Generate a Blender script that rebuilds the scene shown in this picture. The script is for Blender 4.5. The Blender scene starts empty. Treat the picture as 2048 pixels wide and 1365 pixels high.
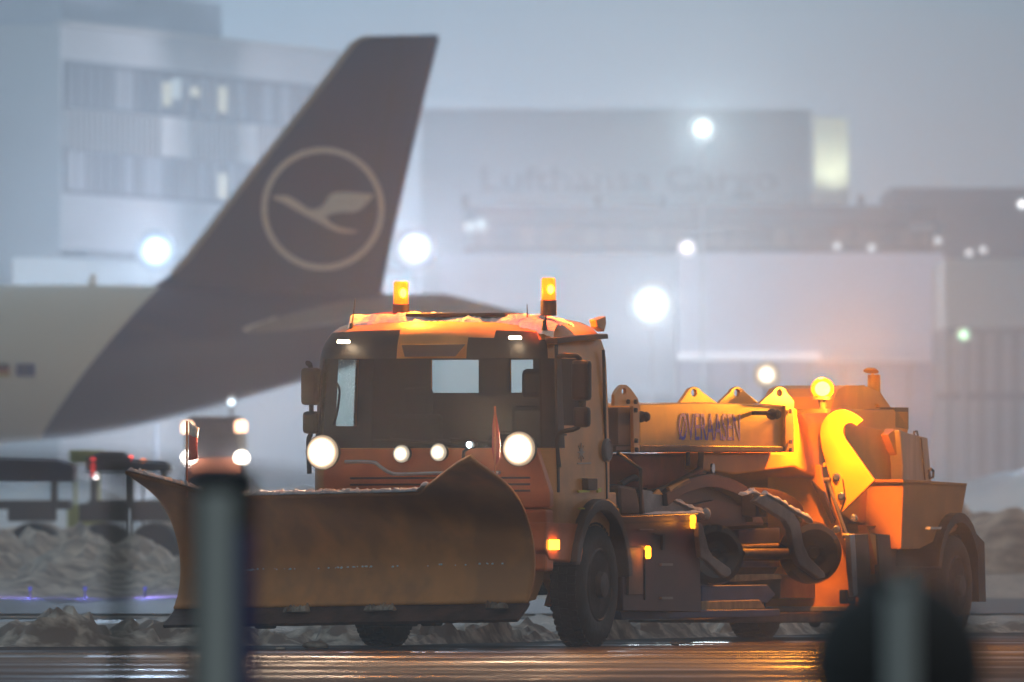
import bpy, bmesh, math, random
from mathutils import Vector, Matrix, noise
from mathutils.geometry import tessellate_polygon
random.seed(7)
SC = bpy.context.scene
COL = SC.collection
# ------------------------------------------------------------------ camera (telephoto, level, eye 1.31 m above the road)
W, H = 2048.0, 1365.0
FPX = 34133.0          # focal length in photo pixels (600 mm on 36 mm)
CAMZ, HOR = 1.31, 1000.0
cam = bpy.data.cameras.new('camera')
cam.sensor_width = 36; cam.lens = 600
cam.clip_start = 1; cam.clip_end = 6000
cam.shift_y = (HOR - H/2)/W
cam.dof.use_dof = True
cam.dof.focus_distance = 152
cam.dof.aperture_fstop = 5.6
camo = bpy.data.objects.new('camera', cam)
camo.location = (0, 0, CAMZ); camo.rotation_euler = (math.pi/2, 0, 0)
COL.objects.link(camo); SC.camera = camo
# ------------------------------------------------------------------ world: foggy night sky glow
world = bpy.data.worlds.new('World'); SC.world = world
world.use_nodes = True
nt = world.node_tree
bg = nt.nodes['Background']
_tc = nt.nodes.new('ShaderNodeTexCoord'); _sx = nt.nodes.new('ShaderNodeSeparateXYZ'); nt.links.new(_tc.outputs['Generated'], _sx.inputs[0])
# the sky glows over the lit apron (+Y) and is darker over the photographer's side
_mr = nt.nodes.new('ShaderNodeMapRange'); nt.links.new(_sx.outputs[1], _mr.inputs[0])
_mr.inputs[1].default_value = -1; _mr.inputs[2].default_value = 1
_rp = nt.nodes.new('ShaderNodeValToRGB'); nt.links.new(_mr.outputs[0], _rp.inputs[0])
for _i, (_p, _c) in enumerate([(0.0, (0.125, 0.12, 0.118)), (0.5, (0.27, 0.285, 0.31)), (0.8, (0.28, 0.31, 0.36)), (1.0, (0.33, 0.37, 0.44))]):
    _e = _rp.color_ramp.elements[_i] if _i < 2 else _rp.color_ramp.elements.new(_p)
    _e.position = _p; _e.color = (*_c, 1)
for _e, (_p, _c) in zip(_rp.color_ramp.elements, [(0.0, (0.125, 0.12, 0.118)), (0.5, (0.27, 0.285, 0.31)), (0.8, (0.28, 0.31, 0.36)), (1.0, (0.33, 0.37, 0.44))]):
    _e.position = _p; _e.color = (*_c, 1)
# bluer glow towards the terminal on the left
_mx = nt.nodes.new('ShaderNodeMapRange'); nt.links.new(_sx.outputs[0], _mx.inputs[0]); _mx.inputs[1].default_value = -0.035; _mx.inputs[2].default_value = 0.03
_tr = nt.nodes.new('ShaderNodeMix'); _tr.data_type = 'RGBA'; nt.links.new(_mx.outputs[0], _tr.inputs[0]); _tr.inputs[6].default_value = (0.82, 1.10, 1.22, 1); _tr.inputs[7].default_value = (0.80, 0.82, 0.80, 1)
_ml = nt.nodes.new('ShaderNodeMix'); _ml.data_type = 'RGBA'; _ml.blend_type = 'MULTIPLY'; _ml.inputs[0].default_value = 1; nt.links.new(_rp.outputs[0], _ml.inputs[6]); nt.links.new(_tr.outputs[2], _ml.inputs[7])
nt.links.new(_ml.outputs[2], bg.inputs[0]); bg.inputs[1].default_value = 1.0
vs = SC.view_settings
vs.view_transform = 'Standard'; vs.look = 'None'; vs.exposure = 0.26; vs.gamma = 1
cy = SC.cycles
cy.use_denoising = True
try: cy.denoiser = 'OPENIMAGEDENOISE'
except Exception: pass
cy.max_bounces = 6; cy.diffuse_bounces = 2; cy.glossy_bounces = 3; cy.transmission_bounces = 4
cy.transparent_max_bounces = 12; cy.volume_bounces = 0; cy.sample_clamp_indirect = 3; cy.sample_clamp_direct = 60
cy.volume_max_steps = 64

# ------------------------------------------------------------------ materials
MATS = {}
def mat(name, col, rough=0.5, metal=0.0, var=0.0, scale=4.0, bump=0.0, bscale=20.0, spec=0.5, coat=0.0, col2=None, thr=(0.4, 0.65), stretch=(1,1,1), emit=None, estr=0.0):
    if name in MATS: return MATS[name]
    m = bpy.data.materials.new(name); m.use_nodes = True
    n = m.node_tree.nodes; l = m.node_tree.links
    p = n['Principled BSDF']
    p.inputs['Base Color'].default_value = (*col, 1)
    p.inputs['Roughness'].default_value = rough
    p.inputs['Metallic'].default_value = metal
    p.inputs['Specular IOR Level'].default_value = spec
    p.inputs['Coat Weight'].default_value = coat
    if emit:
        p.inputs['Emission Color'].default_value = (*emit, 1); p.inputs['Emission Strength'].default_value = estr
    tc = n.new('ShaderNodeTexCoord'); mp = n.new('ShaderNodeMapping'); l.new(tc.outputs['Object'], mp.inputs[0])
    mp.inputs['Scale'].default_value = stretch
    if var > 0 or col2:
        t = n.new('ShaderNodeTexNoise'); t.inputs['Scale'].default_value = scale; t.inputs['Detail'].default_value = 6
        l.new(mp.outputs[0], t.inputs['Vector'])
        r = n.new('ShaderNodeValToRGB'); l.new(t.outputs[0], r.inputs[0])
        r.color_ramp.elements[0].position = thr[0]; r.color_ramp.elements[1].position = thr[1]
        c2 = col2 if col2 else tuple(min(1, c*(1+var)) for c in col)
        c1 = col if col2 else tuple(c*(1-var) for c in col)
        r.color_ramp.elements[0].color = (*c1, 1); r.color_ramp.elements[1].color = (*c2, 1)
        l.new(r.outputs[0], p.inputs['Base Color'])
    if bump > 0:
        t2 = n.new('ShaderNodeTexNoise'); t2.inputs['Scale'].default_value = bscale; t2.inputs['Detail'].default_value = 4
        l.new(mp.outputs[0], t2.inputs['Vector'])
        b = n.new('ShaderNodeBump'); b.inputs['Strength'].default_value = bump; b.inputs['Distance'].default_value = 0.02
        l.new(t2.outputs[0], b.inputs['Height']); l.new(b.outputs[0], p.inputs['Normal'])
    MATS[name] = m
    return m
def emis(name, col, s):
    if name in MATS: return MATS[name]
    m = bpy.data.materials.new(name); m.use_nodes = True
    n = m.node_tree.nodes; l = m.node_tree.links
    n.remove(n['Principled BSDF'])
    e = n.new('ShaderNodeEmission'); e.inputs[0].default_value = (*col, 1); e.inputs[1].default_value = s
    l.new(e.outputs[0], n['Material Output'].inputs[0]); MATS[name] = m
    return m
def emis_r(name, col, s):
    """lamp lens: hot centre, emission fading to the rim as a painted soft halo"""
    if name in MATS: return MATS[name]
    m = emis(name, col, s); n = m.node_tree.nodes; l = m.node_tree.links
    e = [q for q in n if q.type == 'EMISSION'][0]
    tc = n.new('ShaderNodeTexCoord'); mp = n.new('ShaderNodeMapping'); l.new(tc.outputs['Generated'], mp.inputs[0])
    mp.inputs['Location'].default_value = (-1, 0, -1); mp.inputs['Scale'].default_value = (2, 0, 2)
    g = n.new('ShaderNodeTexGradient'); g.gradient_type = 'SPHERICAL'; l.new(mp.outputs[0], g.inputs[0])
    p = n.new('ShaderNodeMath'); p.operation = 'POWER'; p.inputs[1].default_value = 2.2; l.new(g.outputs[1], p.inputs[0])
    q = n.new('ShaderNodeMath'); q.operation = 'MULTIPLY_ADD'; q.inputs[1].default_value = s; q.inputs[2].default_value = 0.35; l.new(p.outputs[0], q.inputs[0]); l.new(q.outputs[0], e.inputs[1])  # fading emission paints the lamp's halo into the lens
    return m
def glass(name, tint, gl=0.06, wet=0.0):
    if name in MATS: return MATS[name]
    m = bpy.data.materials.new(name); m.use_nodes = True
    n = m.node_tree.nodes; l = m.node_tree.links
    n.remove(n['Principled BSDF'])
    t = n.new('ShaderNodeBsdfTransparent'); t.inputs[0].default_value = (*tint, 1)
    g = n.new('ShaderNodeBsdfGlossy'); g.inputs['Roughness'].default_value = 0.08
    mx = n.new('ShaderNodeMixShader'); mx.inputs[0].default_value = gl
    l.new(t.outputs[0], mx.inputs[1]); l.new(g.outputs[0], mx.inputs[2])
    out = mx
    if wet:
        # frozen droplets on the pane
        tc = n.new('ShaderNodeTexCoord'); v = n.new('ShaderNodeTexVoronoi'); v.inputs['Scale'].default_value = 55
        l.new(tc.outputs['Object'], v.inputs['Vector'])
        ns = n.new('ShaderNodeTexNoise'); ns.inputs['Scale'].default_value = 3.0; l.new(tc.outputs['Object'], ns.inputs['Vector'])
        lt = n.new('ShaderNodeMath'); lt.operation = 'LESS_THAN'; lt.inputs[1].default_value = wet; l.new(v.outputs['Distance'], lt.inputs[0])
        gt = n.new('ShaderNodeMath'); gt.operation = 'GREATER_THAN'; gt.inputs[1].default_value = 0.52; l.new(ns.outputs[0], gt.inputs[0])
        ml = n.new('ShaderNodeMath'); ml.operation = 'MULTIPLY'; l.new(lt.outputs[0], ml.inputs[0]); l.new(gt.outputs[0], ml.inputs[1])
        tr = n.new('ShaderNodeBsdfTranslucent'); tr.inputs[0].default_value = (0.9, 0.95, 0.9, 1)
        m2 = n.new('ShaderNodeMixShader'); l.new(ml.outputs[0], m2.inputs[0]); l.new(mx.outputs[0], m2.inputs[1]); l.new(tr.outputs[0], m2.inputs[2])
        out = m2
    l.new(out.outputs[0], n['Material Output'].inputs[0]); MATS[name] = m
    return m
ORANGE = mat('cab_orange_paint', (0.80, 0.34, 0.06), 0.38, var=0.16, scale=2.5, bump=0.05, bscale=60, coat=0.3)
ORED = mat('cab_red_orange_paint', (0.80, 0.22, 0.05), 0.4, var=0.14, scale=3, coat=0.2)
YELLOW = mat('sweeper_yellow_paint', (0.78, 0.36, 0.015), 0.42, var=0.14, scale=2.2, bump=0.04, bscale=50, coat=0.15)
PLOWM = mat('plow_orange_paint', (0.74, 0.27, 0.04), 0.40, var=0.18, scale=3.0, stretch=(1, 1, 0.8), bump=0.12, bscale=12)
BLACK = mat('black_plastic', (0.018, 0.018, 0.02), 0.5, var=0.3, bump=0.05)
LINING = mat('dark_cab_lining', (0.012, 0.011, 0.011), 0.8, var=0.2)
RUBBER = mat('tyre_rubber', (0.02, 0.019, 0.018), 0.62, var=0.4, scale=9, bump=0.4, bscale=30)
WETRUB = mat('wet_solid_tyre', (0.012, 0.011, 0.011), 0.14, var=0.3, bump=0.25, bscale=18, spec=0.8)
STEEL = mat('worn_steel', (0.30, 0.29, 0.28), 0.38, 0.8, var=0.25, scale=8, bump=0.06)
DSTEEL = mat('dark_steel', (0.07, 0.06, 0.055), 0.5, 0.5, var=0.35, scale=7, bump=0.15)
GALV = mat('galvanised_sheet', (0.45, 0.45, 0.46), 0.4, 0.5, var=0.15, scale=6, bump=0.05)
CHROME = mat('chrome_bolt', (0.75, 0.75, 0.75), 0.2, 1.0)
REDBR = mat('oxide_red_box', (0.075, 0.015, 0.008), 0.42, var=0.25, scale=3, bump=0.05)
BLUE = mat('blue_frame_paint', (0.03, 0.045, 0.16), 0.45, var=0.25, scale=4)
BLUTX = mat('blue_lettering', (0.05, 0.08, 0.75), 0.5)
BEIGE = mat('brush_bristle_beige', (0.36, 0.27, 0.16), 0.8, var=0.25, scale=6, bump=0.3, bscale=60)
SNOW = mat('clinging_snow', (0.80, 0.82, 0.86), 0.75, var=0.08, scale=12, bump=0.5, bscale=40)
RED = mat('red_flag', (0.70, 0.05, 0.02), 0.6, var=0.1)
WHITE = mat('white_paint', (0.75, 0.75, 0.73), 0.5, var=0.06)
CHECKY = mat('warning_yellow', (0.75, 0.62, 0.02), 0.5)
GLASS = glass('cab_glass', (0.80, 0.86, 0.83), 0.05)
GLASSW = glass('cab_glass_droplets', (0.84, 0.95, 0.88), 0.05, 0.3)

# ------------------------------------------------------------------ mesh helper
class M:
    def __init__(s): s.v = []; s.f = []
    def add(s, vs_, fs):
        o = len(s.v); s.v += [Vector(p) for p in vs_]; s.f += [tuple(i+o for i in f) for f in fs]; return s
    def box(s, c, d, rot=None):
        c = Vector(c); pts = []
        for i in (-.5, .5):
            for j in (-.5, .5):
                for k in (-.5, .5):
                    p = Vector((i*d[0], j*d[1], k*d[2]))
                    if rot: p = rot @ p
                    pts.append(c+p)
        return s.add(pts, [(0,1,3,2),(4,6,7,5),(0,4,5,1),(2,3,7,6),(0,2,6,4),(1,5,7,3)])
    def prism(s, loops, f3, thick):
        """loops: list of 2-D loops (outer first, then holes); f3 maps 2-D to 3-D; thick: extrusion vector"""
        if not isinstance(loops[0][0], (tuple, list)): loops = [loops]
        thick = Vector(thick)
        flat = [p for lp in loops for p in lp]
        n = len(flat)
        tri = tessellate_polygon([[Vector((p[0], p[1], 0)) for p in lp] for lp in loops])
        a = [Vector(f3(*p)) for p in flat]
        fs = [tuple(t) for t in tri] + [tuple(i+n for i in reversed(t)) for t in tri]
        o = 0
        for lp in loops:
            k = len(lp)
            for i in range(k):
                j = (i+1) % k
                fs.append((o+i, o+j, o+j+n, o+i+n))
            o += k
        return s.add(a + [p+thick for p in a], fs)
    def cyl(s, a, b, r, r2=None, n=20, cap=True):
        a = Vector(a); b = Vector(b); r2 = r if r2 is None else r2
        d = (b-a).normalized(); u = d.orthogonal().normalized(); w = d.cross(u)
        pts = []
        for (c, q) in ((a, r), (b, r2)):
            for i in range(n):
                t = 2*math.pi*i/n; pts.append(c + u*math.cos(t)*q + w*math.sin(t)*q)
        fs = [(i, (i+1) % n, (i+1) % n+n, i+n) for i in range(n)]
        if cap: fs += [tuple(range(n-1, -1, -1)), tuple(range(n, 2*n))]
        return s.add(pts, fs)
    def tube(s, path, r, n=8):
        path = [Vector(p) for p in path]
        u = None; rings = []
        for i, p in enumerate(path):
            d = (path[min(i+1, len(path)-1)] - path[max(i-1, 0)]).normalized()
            u = d.orthogonal().normalized() if u is None else (u - d*u.dot(d)).normalized()
            w = d.cross(u)
            rr = r[i] if isinstance(r, (list, tuple)) else r
            rings.append([p + u*math.cos(2*math.pi*k/n)*rr + w*math.sin(2*math.pi*k/n)*rr for k in range(n)])
        return s.rings(rings)
    def rings(s, rings, cap=True, closed=True):
        n = len(rings[0]); pts = [p for r in rings for p in r]; fs = []
        for j in range(len(rings)-1):
            for i in range(n if closed else n-1):
                fs.append((j*n+i, j*n+(i+1) % n, (j+1)*n+(i+1) % n, (j+1)*n+i))
        if cap and closed:
            fs.append(tuple(range(n-1, -1, -1))); o = (len(rings)-1)*n; fs.append(tuple(range(o, o+n)))
        return s.add(pts, fs)
    def lathe(s, c, axis, prof, n=32):
        """prof: list of (radius, distance along axis)"""
        c = Vector(c); d = Vector(axis).normalized(); u = d.orthogonal().normalized(); w = d.cross(u)
        rings = [[c + d*h + (u*math.cos(2*math.pi*i/n) + w*math.sin(2*math.pi*i/n))*max(r, 1e-4) for i in range(n)] for r, h in prof]
        return s.rings(rings, cap=True)
    def ball(s, c, r, sc=(1,1,1), n=14, m=8):
        rings = []
        for j in range(m+1):
            a = math.pi*j/m
            rings.append([Vector(c) + Vector((math.sin(a)*math.cos(2*math.pi*i/n)*r*sc[0], math.sin(a)*math.sin(2*math.pi*i/n)*r*sc[1], math.cos(a)*r*sc[2])) for i in range(n)])
        return s.rings(rings, cap=False)
    def build(s, name, m, parent=None, smooth=False, bevel=0.0, loc=None, rotz=0, solid=0.0):
        me = bpy.data.meshes.new(name); me.from_pydata([tuple(p) for p in s.v], [], s.f)
        bm = bmesh.new(); bm.from_mesh(me); bmesh.ops.delete(bm, geom=[v for v in bm.verts if not v.link_faces], context='VERTS'); bmesh.ops.remove_doubles(bm, verts=bm.verts, dist=1e-5)
        bmesh.ops.recalc_face_normals(bm, faces=bm.faces); bm.to_mesh(me); bm.free()
        me.materials.append(m)
        o = bpy.data.objects.new(name, me); COL.objects.link(o)
        if parent: o.parent = parent
        if loc: o.location = loc
        o.rotation_euler[2] = rotz
        if solid:
            md = o.modifiers.new('solidify', 'SOLIDIFY'); md.thickness = solid; md.offset = -1
        if bevel:
            md = o.modifiers.new('bevel', 'BEVEL'); md.width = bevel; md.segments = 2; md.limit_method = 'ANGLE'; md.angle_limit = math.radians(35)
        if smooth:
            for p in me.polygons: p.use_smooth = True
            try:
                me.set_sharp_from_angle(angle=math.radians(40))
            except Exception: pass
        return o
def empty(name, loc, label, cat, rotz=0, group=None):
    o = bpy.data.objects.new(name, None); COL.objects.link(o); o.location = loc; o.rotation_euler[2] = rotz
    o.empty_display_size = 0.5
    o['label'] = label; o['category'] = cat
    if group: o['group'] = group
    return o
def tag(o, label, cat, group=None):
    o['label'] = label; o['category'] = cat
    if group: o['group'] = group
    return o
def lamp(name, loc, col, power, rad, parent=None, kind='POINT', aim=None, cone=120, blend=0.6):
    d = bpy.data.lights.new(name, kind); d.color = col; d.energy = power; d.shadow_soft_size = rad
    if kind == 'SPOT': d.spot_size = math.radians(cone); d.spot_blend = blend
    o = bpy.data.objects.new(name, d); COL.objects.link(o); o.location = loc
    if aim is not None: o.rotation_euler = Vector(aim).to_track_quat('-Z', 'Y').to_euler()
    if parent: o.parent = parent
    return o
def at(px, py, Y):     # real point seen at photo pixel (px,py) at distance Y
    return Vector(((px-W/2)/FPX*Y, Y, CAMZ-(py-HOR)/FPX*Y))
def fbm(x, y, z=0.0, o=4):
    return noise.fractal(Vector((x, y, z)), 0.9, 2.1, o)

# ------------------------------------------------------------------ vehicle frame: local x = towards the near side, local y = backwards
TH = math.radians(20.0); SN, CS = math.sin(TH), math.cos(TH)
Y0 = CAMZ*FPX/293.5
X0 = (1203-W/2)/FPX*Y0
def S(px, py, t=0.0):       # pixel -> (y, z) on the plane x = -t
    k = (px-W/2)/FPX
    b = (k*(Y0+t*SN) - X0 + t*CS)/(SN-k*CS)
    Y = Y0 + b*CS + t*SN
    return b, CAMZ-(py-HOR)*Y/FPX
def Fp(px, py, b):          # pixel -> (x, z) on the plane y = b
    k = (px-W/2)/FPX
    t = (X0 + b*SN - k*(Y0+b*CS))/(CS+k*SN)
    Y = Y0 + b*CS + t*SN
    return -t, CAMZ-(py-HOR)*Y/FPX
def sp(px, py, t=0.0):
    b, z = S(px, py, t); return Vector((-t, b, z))
def fp(px, py, b):
    x, z = Fp(px, py, b); return Vector((x, b, z))
def side(m, pts, t, th, holes=()):      # plate in the side plane, outer face at depth t, thickness th inwards
    loops = [[S(x, y, t) for x, y in pts]] + [[S(x, y, t) for x, y in h] for h in holes]
    return m.prism(loops, lambda y, z: (-t, y, z), (-th, 0, 0))
def front(m, pts, b, th, holes=()):
    loops = [[Fp(x, y, b) for x, y in pts]] + [[Fp(x, y, b) for x, y in h] for h in holes]
    return m.prism(loops, lambda x, z: (x, b, z), (0, th, 0))
def circ(cx, cy_, rx, ry, n=14):
    return [(cx+rx*math.cos(2*math.pi*i/n), cy_+ry*math.sin(2*math.pi*i/n)) for i in range(n)]
def smooth_path(pts, k=6):
    out = []
    P = [Vector(p) for p in pts]
    for i in range(len(P)-1):
        p0 = P[max(i-1, 0)]; p1 = P[i]; p2 = P[i+1]; p3 = P[min(i+2, len(P)-1)]
        for j in range(k):
            t = j/k
            out.append(0.5*((2*p1)+(-p0+p2)*t+(2*p0-5*p1+4*p2-p3)*t*t+(-p0+3*p1-3*p2+p3)*t**3))
    out.append(P[-1]); return out
def text_mesh(txt, size, bold=0.0):
    cu = bpy.data.curves.new('lettering', 'FONT'); cu.body = txt; cu.size = size; cu.offset = bold
    cu.extrude = 0.0012; cu.align_x = 'CENTER'; cu.align_y = 'CENTER'
    o = bpy.data.objects.new('lettering', cu); COL.objects.link(o)
    bpy.context.view_layer.update()
    me = bpy.data.meshes.new_from_object(o.evaluated_get(bpy.context.evaluated_depsgraph_get()))
    bpy.data.objects.remove(o); return me
def put_text(name, txt, w, h, mtx, m, parent, bold=0.0):
    me = text_mesh(txt, 1.0, bold)
    xs = [v.co.x for v in me.vertices]; ys = [v.co.y for v in me.vertices]
    sx = w/(max(xs)-min(xs)); sy = h/(max(ys)-min(ys)); cx = (max(xs)+min(xs))/2; cyy = (max(ys)+min(ys))/2
    for v in me.vertices: v.co = mtx @ Vector(((v.co.x-cx)*sx, (v.co.y-cyy)*sy, v.co.z))
    me.materials.clear(); me.materials.append(m)
    o = bpy.data.objects.new(name, me); COL.objects.link(o); o.parent = parent; return o

def snow_strip(path, w, h, seed=0.0, n=7, k=5, step=None):
    """lumpy snow lying along a 3-D path, flat underside"""
    P = smooth_path(path, k) if len(path) > 1 else path
    m = M(); rings = []
    for i, p in enumerate(P):
        d = (P[min(i+1, len(P)-1)] - P[max(i-1, 0)]).normalized()
        sdir = Vector((d.y, -d.x, 0))
        if sdir.length < 0.1: sdir = Vector((1, 0, 0))
        sdir.normalize()
        e = 0.25 if i in (0, len(P)-1) else 1
        a = e*(0.65+0.7*abs(noise.noise(Vector((i*0.73, seed, 1.3)))*1.6))
        ww = w*(0.8+0.5*noise.noise(Vector((i*0.51, seed+5, 0))))
        ring = []
        for j in range(n):
            t = math.pi*j/(n-1)
            ring.append(p + sdir*math.cos(t)*ww/2 + Vector((0, 0, math.sin(t)*h*a*(1+0.3*noise.noise(Vector((i*0.9, j*0.9, seed)))))))
        ring.append(p - Vector((0, 0, 0.01)))
        rings.append(ring)
    m.rings(rings); return m

# ------------------------------------------------------------------ ground, snow
GA = mat('wet_asphalt', (0.035, 0.032, 0.031), 0.28, var=0.45, scale=1.2, spec=0.6)
def road_material():
    m = bpy.data.materials.new('wet_runway_asphalt'); m.use_nodes = True
    n = m.node_tree.nodes; l = m.node_tree.links; p = n['Principled BSDF']
    tc = n.new('ShaderNodeTexCoord'); mp = n.new('ShaderNodeMapping'); l.new(tc.outputs['Object'], mp.inputs[0])
    mp.inputs['Rotation'].default_value = (0, 0, math.radians(-5)); mp.inputs['Scale'].default_value = (0.30, 0.55, 1)
    a = n.new('ShaderNodeTexNoise'); a.inputs['Scale'].default_value = 0.8; a.inputs['Detail'].default_value = 7; a.inputs['Roughness'].default_value = 0.65
    l.new(mp.outputs[0], a.inputs['Vector'])
    r = n.new('ShaderNodeValToRGB'); l.new(a.outputs[0], r.inputs[0])
    r.color_ramp.elements[0].position = 0.38; r.color_ramp.elements[0].color = (0.012, 0.010, 0.009, 1)
    r.color_ramp.elements[1].position = 0.72; r.color_ramp.elements[1].color = (0.055, 0.045, 0.04, 1)
    l.new(r.outputs[0], p.inputs['Base Color'])
    r2 = n.new('ShaderNodeMapRange'); l.new(a.outputs[0], r2.inputs[0])
    r2.inputs[1].default_value = 0.38; r2.inputs[2].default_value = 0.54; r2.inputs[3].default_value = 0.30; r2.inputs[4].default_value = 0.95; p.inputs['Specular IOR Level'].default_value = 0.10
    l.new(r2.outputs[0], p.inputs['Roughness'])
    b = n.new('ShaderNodeBump'); b.inputs['Strength'].default_value = 0.5; b.inputs['Distance'].default_value = 0.02
    a2 = n.new('ShaderNodeTexNoise'); a2.inputs['Scale'].default_value = 3.5; a2.inputs['Detail'].default_value = 5; l.new(mp.outputs[0], a2.inputs['Vector'])
    l.new(a2.outputs[0], b.inputs['Height']); l.new(b.outputs[0], p.inputs['Normal'])
    return m
def snow_ground(name, c_snow, c_dirt, thr, scale, rough=0.7):
    return mat(name, c_dirt, rough, col2=c_snow, thr=thr, scale=scale, bump=0.6, bscale=3.5)
ROADM = road_material()
DIRTY = snow_ground('dirty_ploughed_snow', (0.72, 0.58, 0.44), (0.22, 0.15, 0.105), (0.38, 0.66), 1.9)
BERM = snow_ground('brown_slush_ridge', (0.68, 0.56, 0.45), (0.19, 0.13, 0.095), (0.44, 0.66), 4.2)
CLEAN = snow_ground('fresh_bank_snow', (0.90, 0.93, 0.96), (0.74, 0.80, 0.88), (0.3, 0.6), 0.5)
def struct(o): o['kind'] = 'structure'; return o
def edge(x):     # far edge of the cleared runway strip
    if x < -1.0: return 153.9 + 0.6*(x+1.0)
    return 153.9 + 3.1*(x+1.0) if x < 3.4 else 167.54 + 0.5*(x-3.4)
m = M(); m.add([(-900, -60, -0.02), (900, -60, -0.02), (900, 2500, -0.02), (-900, 2500, -0.02)], [(0,1,2,3)])
struct(m.build('ground', mat('apron_ground', (0.10, 0.09, 0.085), 0.45, var=0.35, scale=0.15)))
# runway strip, a sheet ending along the snow edge
m = M(); xs = [-60, -30, -15, -8, -5, -3, -2, -1, 0, 1, 2, 3, 4, 6, 10, 20, 40, 70]
m.add([(x, -40, 0) for x in xs] + [(x, edge(max(-20, min(30, x)))+0.4, 0) for x in xs], [(i, i+1, i+1+len(xs), i+len(xs)) for i in range(len(xs)-1)])
struct(m.build('runway', ROADM))
# rough ploughed snow field behind (height field that starts with a low ridge on the edge)
def field(name, x0, x1, nx, rows, hf, material):
    m = M(); vs_ = []; fs = []
    for j, r in enumerate(rows):
        for i in range(nx+1):
            x = x0+(x1-x0)*i/nx
            y, z = hf(x, r); vs_.append((x, y, z))
    for j in range(len(rows)-1):
        for i in range(nx):
            a = j*(nx+1)+i; fs.append((a, a+1, a+nx+2, a+nx+1))
    m.add(vs_, fs); return m.build(name, material, smooth=True)
def h_near(x, d):
    y = edge(x) + d
    env = min(1, d/0.35)*(0.25+0.75*math.exp(-((d-0.9)/0.9)**2)) if d < 7 else 0.25
    amp = 0.22 if x < 2.2 else 0.10
    if x > 2.2: amp = 0.22-0.12*min(1, (x-2.2)/1.5)
    z = env*amp*(0.62+0.95*fbm(x*1.3, y*1.0, 0.3)+0.45*fbm(x*4.1, y*3.1, 2.0)+0.40*fbm(x*12, y*10, 7))
    return y, max(-0.01, z)
rows = [0, .12, .25, .4, .55, .7, .85, 1.0, 1.2, 1.4, 1.6, 1.9, 2.2, 2.6, 3, 3.6, 4.4, 5.4, 6.6, 8, 10, 13, 17, 22, 28]
struct(field('snow_berm', -14, 16, 420, rows, h_near, BERM))
def h_field(x, y):
    left = 1/(1+math.exp((x-1.5)*1.2))
    big = max(0, fbm(x*0.42, y*0.055, 5.1)+0.35)
    env = min(1, max(0, (y-222)/12))*(1 if y < 285 else max(0.0, (300-y)/15))
    z = env*(0.10+0.58*left)*(big+0.25*fbm(x*1.6, y*0.35, 1.0)+0.26*fbm(x*5.5, y*2.6, 3)+0.22*fbm(x*13, y*5, 6))
    return y, z
struct(field('snow_field', -30, 30, 420, [190+i*1.1 for i in range(102)], h_field, DIRTY))
# second, wet taxiway strip in front of it
m = M(); m.add([(-200, 192, 0.03), (200, 192, 0.03), (200, 222, 0.03), (-200, 222, 0.03)], [(0,1,2,3)])
struct(m.build('taxiway', mat('wet_taxiway', (0.06, 0.055, 0.06), 0.6, spec=0.25, var=0.3, scale=0.4, bump=0.2, bscale=2)))
def bank(name, y0, depth, x0, x1, nx, hgt, seed, material, f=0.5):
    rows_ = [0, .06, .14, .24, .36, .5, .64, .76, .88, 1]
    def hf(x, r):
        e = math.sin(math.pi*min(1, r*1.0))**0.7 if 0 < r < 1 else 0
        return y0+depth*r+0.4*fbm(x*0.3, r, seed), max(-0.02, e*hgt(x)*(0.82+0.42*fbm(x*f, r*2.5, seed)+0.14*fbm(x*f*4, r*6, seed+3)))
    return struct(field(name, x0, x1, nx, rows_, hf, material))
bank('snow_bank', 305, 14, -40, 40, 420, lambda x: 0.98 if x < 3 else 0.98+0.33*min(1, (x-3)/4), 11.0, DIRTY, 0.9)
bank('snow_bank', 392, 12, -60, 60, 420, lambda x: 2.0 if x > 2 else 1.75, 4.0, CLEAN, 0.35)
# small lumps of ice on the runway edge
for i, (px, y, r) in enumerate([(632, 1297, 0.10), (560, 1300, 0.04), (1350, 1290, 0.03)]):
    p = at(px, y, CAMZ*FPX/(y-HOR)); m = M()
    m.ball((0, 0, r*0.25), r, (1.2, 1, 0.42), 18, 10)
    for v in m.v: v += v.normalized()*0.25*r*noise.noise(v*9/r*0.1+Vector((i, 0, 0)))
    tag(m.build('snow_lump', BERM, smooth=True, loc=(p.x, p.y, 0)), ['brown lump of snow on the wet runway in front of the left wheel', 'tiny snow crumb on the runway left of the larger lump', 'small snow crumb on the runway below the tool box'][i], 'snow lump')

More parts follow.
